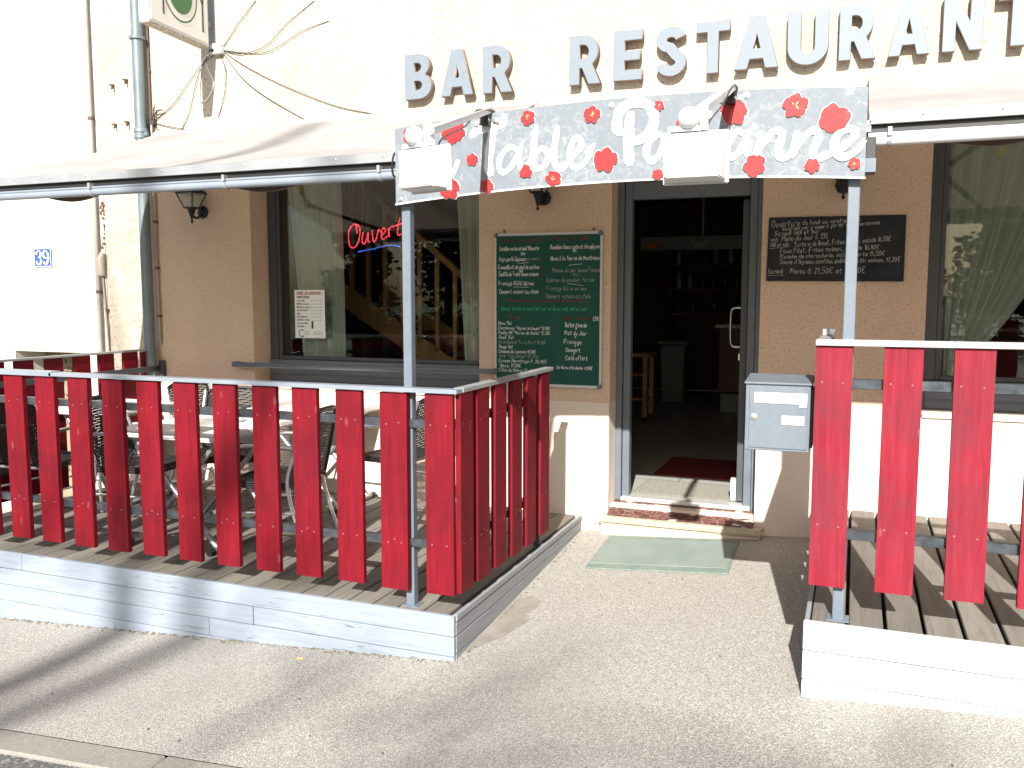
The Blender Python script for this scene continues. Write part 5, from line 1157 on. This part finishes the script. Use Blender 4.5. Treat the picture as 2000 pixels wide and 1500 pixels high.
for i in range(26): x = -22 + i; m.add([(x, -12.23, RZ(x) + 1.0), (x + 1, -12.23, RZ(x + 1) + 1.0), (x + 1, -12.17, RZ(x + 1) + 1.0), (x, -12.17, RZ(x) + 1.0), (x, -12.23, RZ(x) + 1.04), (x + 1, -12.23, RZ(x + 1) + 1.04), (x + 1, -12.17, RZ(x + 1) + 1.04), (x, -12.17, RZ(x) + 1.04)], [(0, 1, 2, 3), (4, 5, 6, 7), (0, 1, 5, 4), (2, 3, 7, 6)])
m.build('top_rail', 'white_metal', R_)
# bare tree : branches drawn in the plane 17 m up-sun of the fence line
BT = thing('bare_tree', (-3.1, -29.2, -.5), 'tall bare tree across the road whose branches shade the left deck', 'tree')
T0 = 27.0
def up(p, t=T0): return Vector((p[0] + .18 * t, -2.15 - t, p[1] + .625 * t))
def limb(P, r0, r1, dt=0.):
    Q = smoothp([up(p, T0 + dt * i) for i, p in enumerate(P)], 4); m.tube(Q, [r0 + (r1 - r0) * i / (len(Q) - 1) for i in range(len(Q))], 8)
m = MB(); limb([(-8.0, -17.2), (-7.3, -12), (-6.2, -6.5), (-5.1, -2.6)], .34, .2); m.build('trunk', 'bark', BT, smooth=True)
m = MB()
limb([(-5.1, -2.6), (-4.6, -1.7), (-4.13, -.86), (-3.96, -.45), (-3.93, .2), (-3.88, 1.2), (-3.7, 2.6), (-3.5, 4.2)], .125, .07)
limb([(-5.1, -2.6), (-4.3, -1.5), (-3.85, -1.0), (-3.48, -.42), (-3.34, .3), (-3.1, .75), (-2.85, 1.3), (-2.4, 2.6)], .10, .05)
limb([(-5.1, -2.6), (-5.6, -1.0), (-5.5, 1.2), (-5.9, 3.4)], .1, .05)
limb([(-4.3, -1.5), (-3.2, -1.3), (-2.0, -1.0), (-1.2, -.50), (-.3, -.5), (.4, -.9)], .035, .02, .6)
limb([(-2.0, -1.0), (-1.3, -.75), (-.6, -.62), (.2, -.55)], .025, .015, .6)
limb([(-3.34, .3), (-3.22, .65), (-3.0, .9)], .05, .04)
limb([(-3.1, .75), (-2.9, .3), (-2.6, .15)], .04, .015)
for k in range(34):
    x, z = rt.uniform(-5.6, .6), rt.uniform(-1.7, .3) if k % 3 else rt.uniform(-1.5, 1.4)
    thin = x > -2.4
    if thin: z = rt.uniform(-1.5, -.45)
    a = rt.uniform(-.9, 1.2); L = rt.uniform(.5, 1.3); q = [(x, z)]
    for s_ in range(3): a += rt.uniform(-.35, .35); q.append((q[-1][0] + L / 3 * math.cos(a), q[-1][1] + L / 3 * math.sin(a)))
    limb(q, rt.uniform(.025, .05) * (.6 if thin else 1), .01, rt.uniform(-.4, .4))
m.build('branches', 'bark', BT, smooth=True)
CR = thing('parked_car', (-8.5, -9.8, RZ(-8.5)), 'dark red car parked across the road mirrored in the first window', 'car')
cx, cy, zb = -8.6, -10.2, RZ(-8.6)
prof = [(-2.05, .25), (-2.1, .62), (-1.95, .82), (-1.2, .92), (-.65, 1.38), (.75, 1.42), (1.5, .98), (2.0, .88), (2.1, .55), (2.05, .25)]
me = curve_mesh('body', [[(a, b) for a, b in prof]], 1.62, .06, ['car_red'], lambda a, b, c: (cx + a, cy + c, zb + b)); o = bpy.data.objects.new('body', me); C.objects.link(o); o.parent = CR; o.location = -CR.location
for s in (-1, 1):
    me = curve_mesh('side_window', [[(-1.05, .95), (-.6, 1.31), (.68, 1.34), (1.25, 1.0)]], .01, 0, ['slate'], lambda a, b, c: (cx + a, cy + s * .875 + c, zb + b)); o = bpy.data.objects.new('side_window', me); C.objects.link(o); o.parent = CR; o.location = -CR.location
    for xx in (-1.3, 1.3):
        m = MB(); m.lathe((cx + xx, cy + s * .72, zb + .31), [(.16, 0), (.30, .02), (.31, .06), (.31, .14), (.30, .17), (.2, .17)], 20, axis=(0, s, 0)); wo = m.build('wheel', 'tyre', CR, smooth=True)
        m = MB(); m.lathe((cx + xx, cy + s * .892, zb + .31), [(.19, 0), (.18, .006), (.05, .01)], 16, axis=(0, s, 0)); m.build('rim', 'alu', wo)
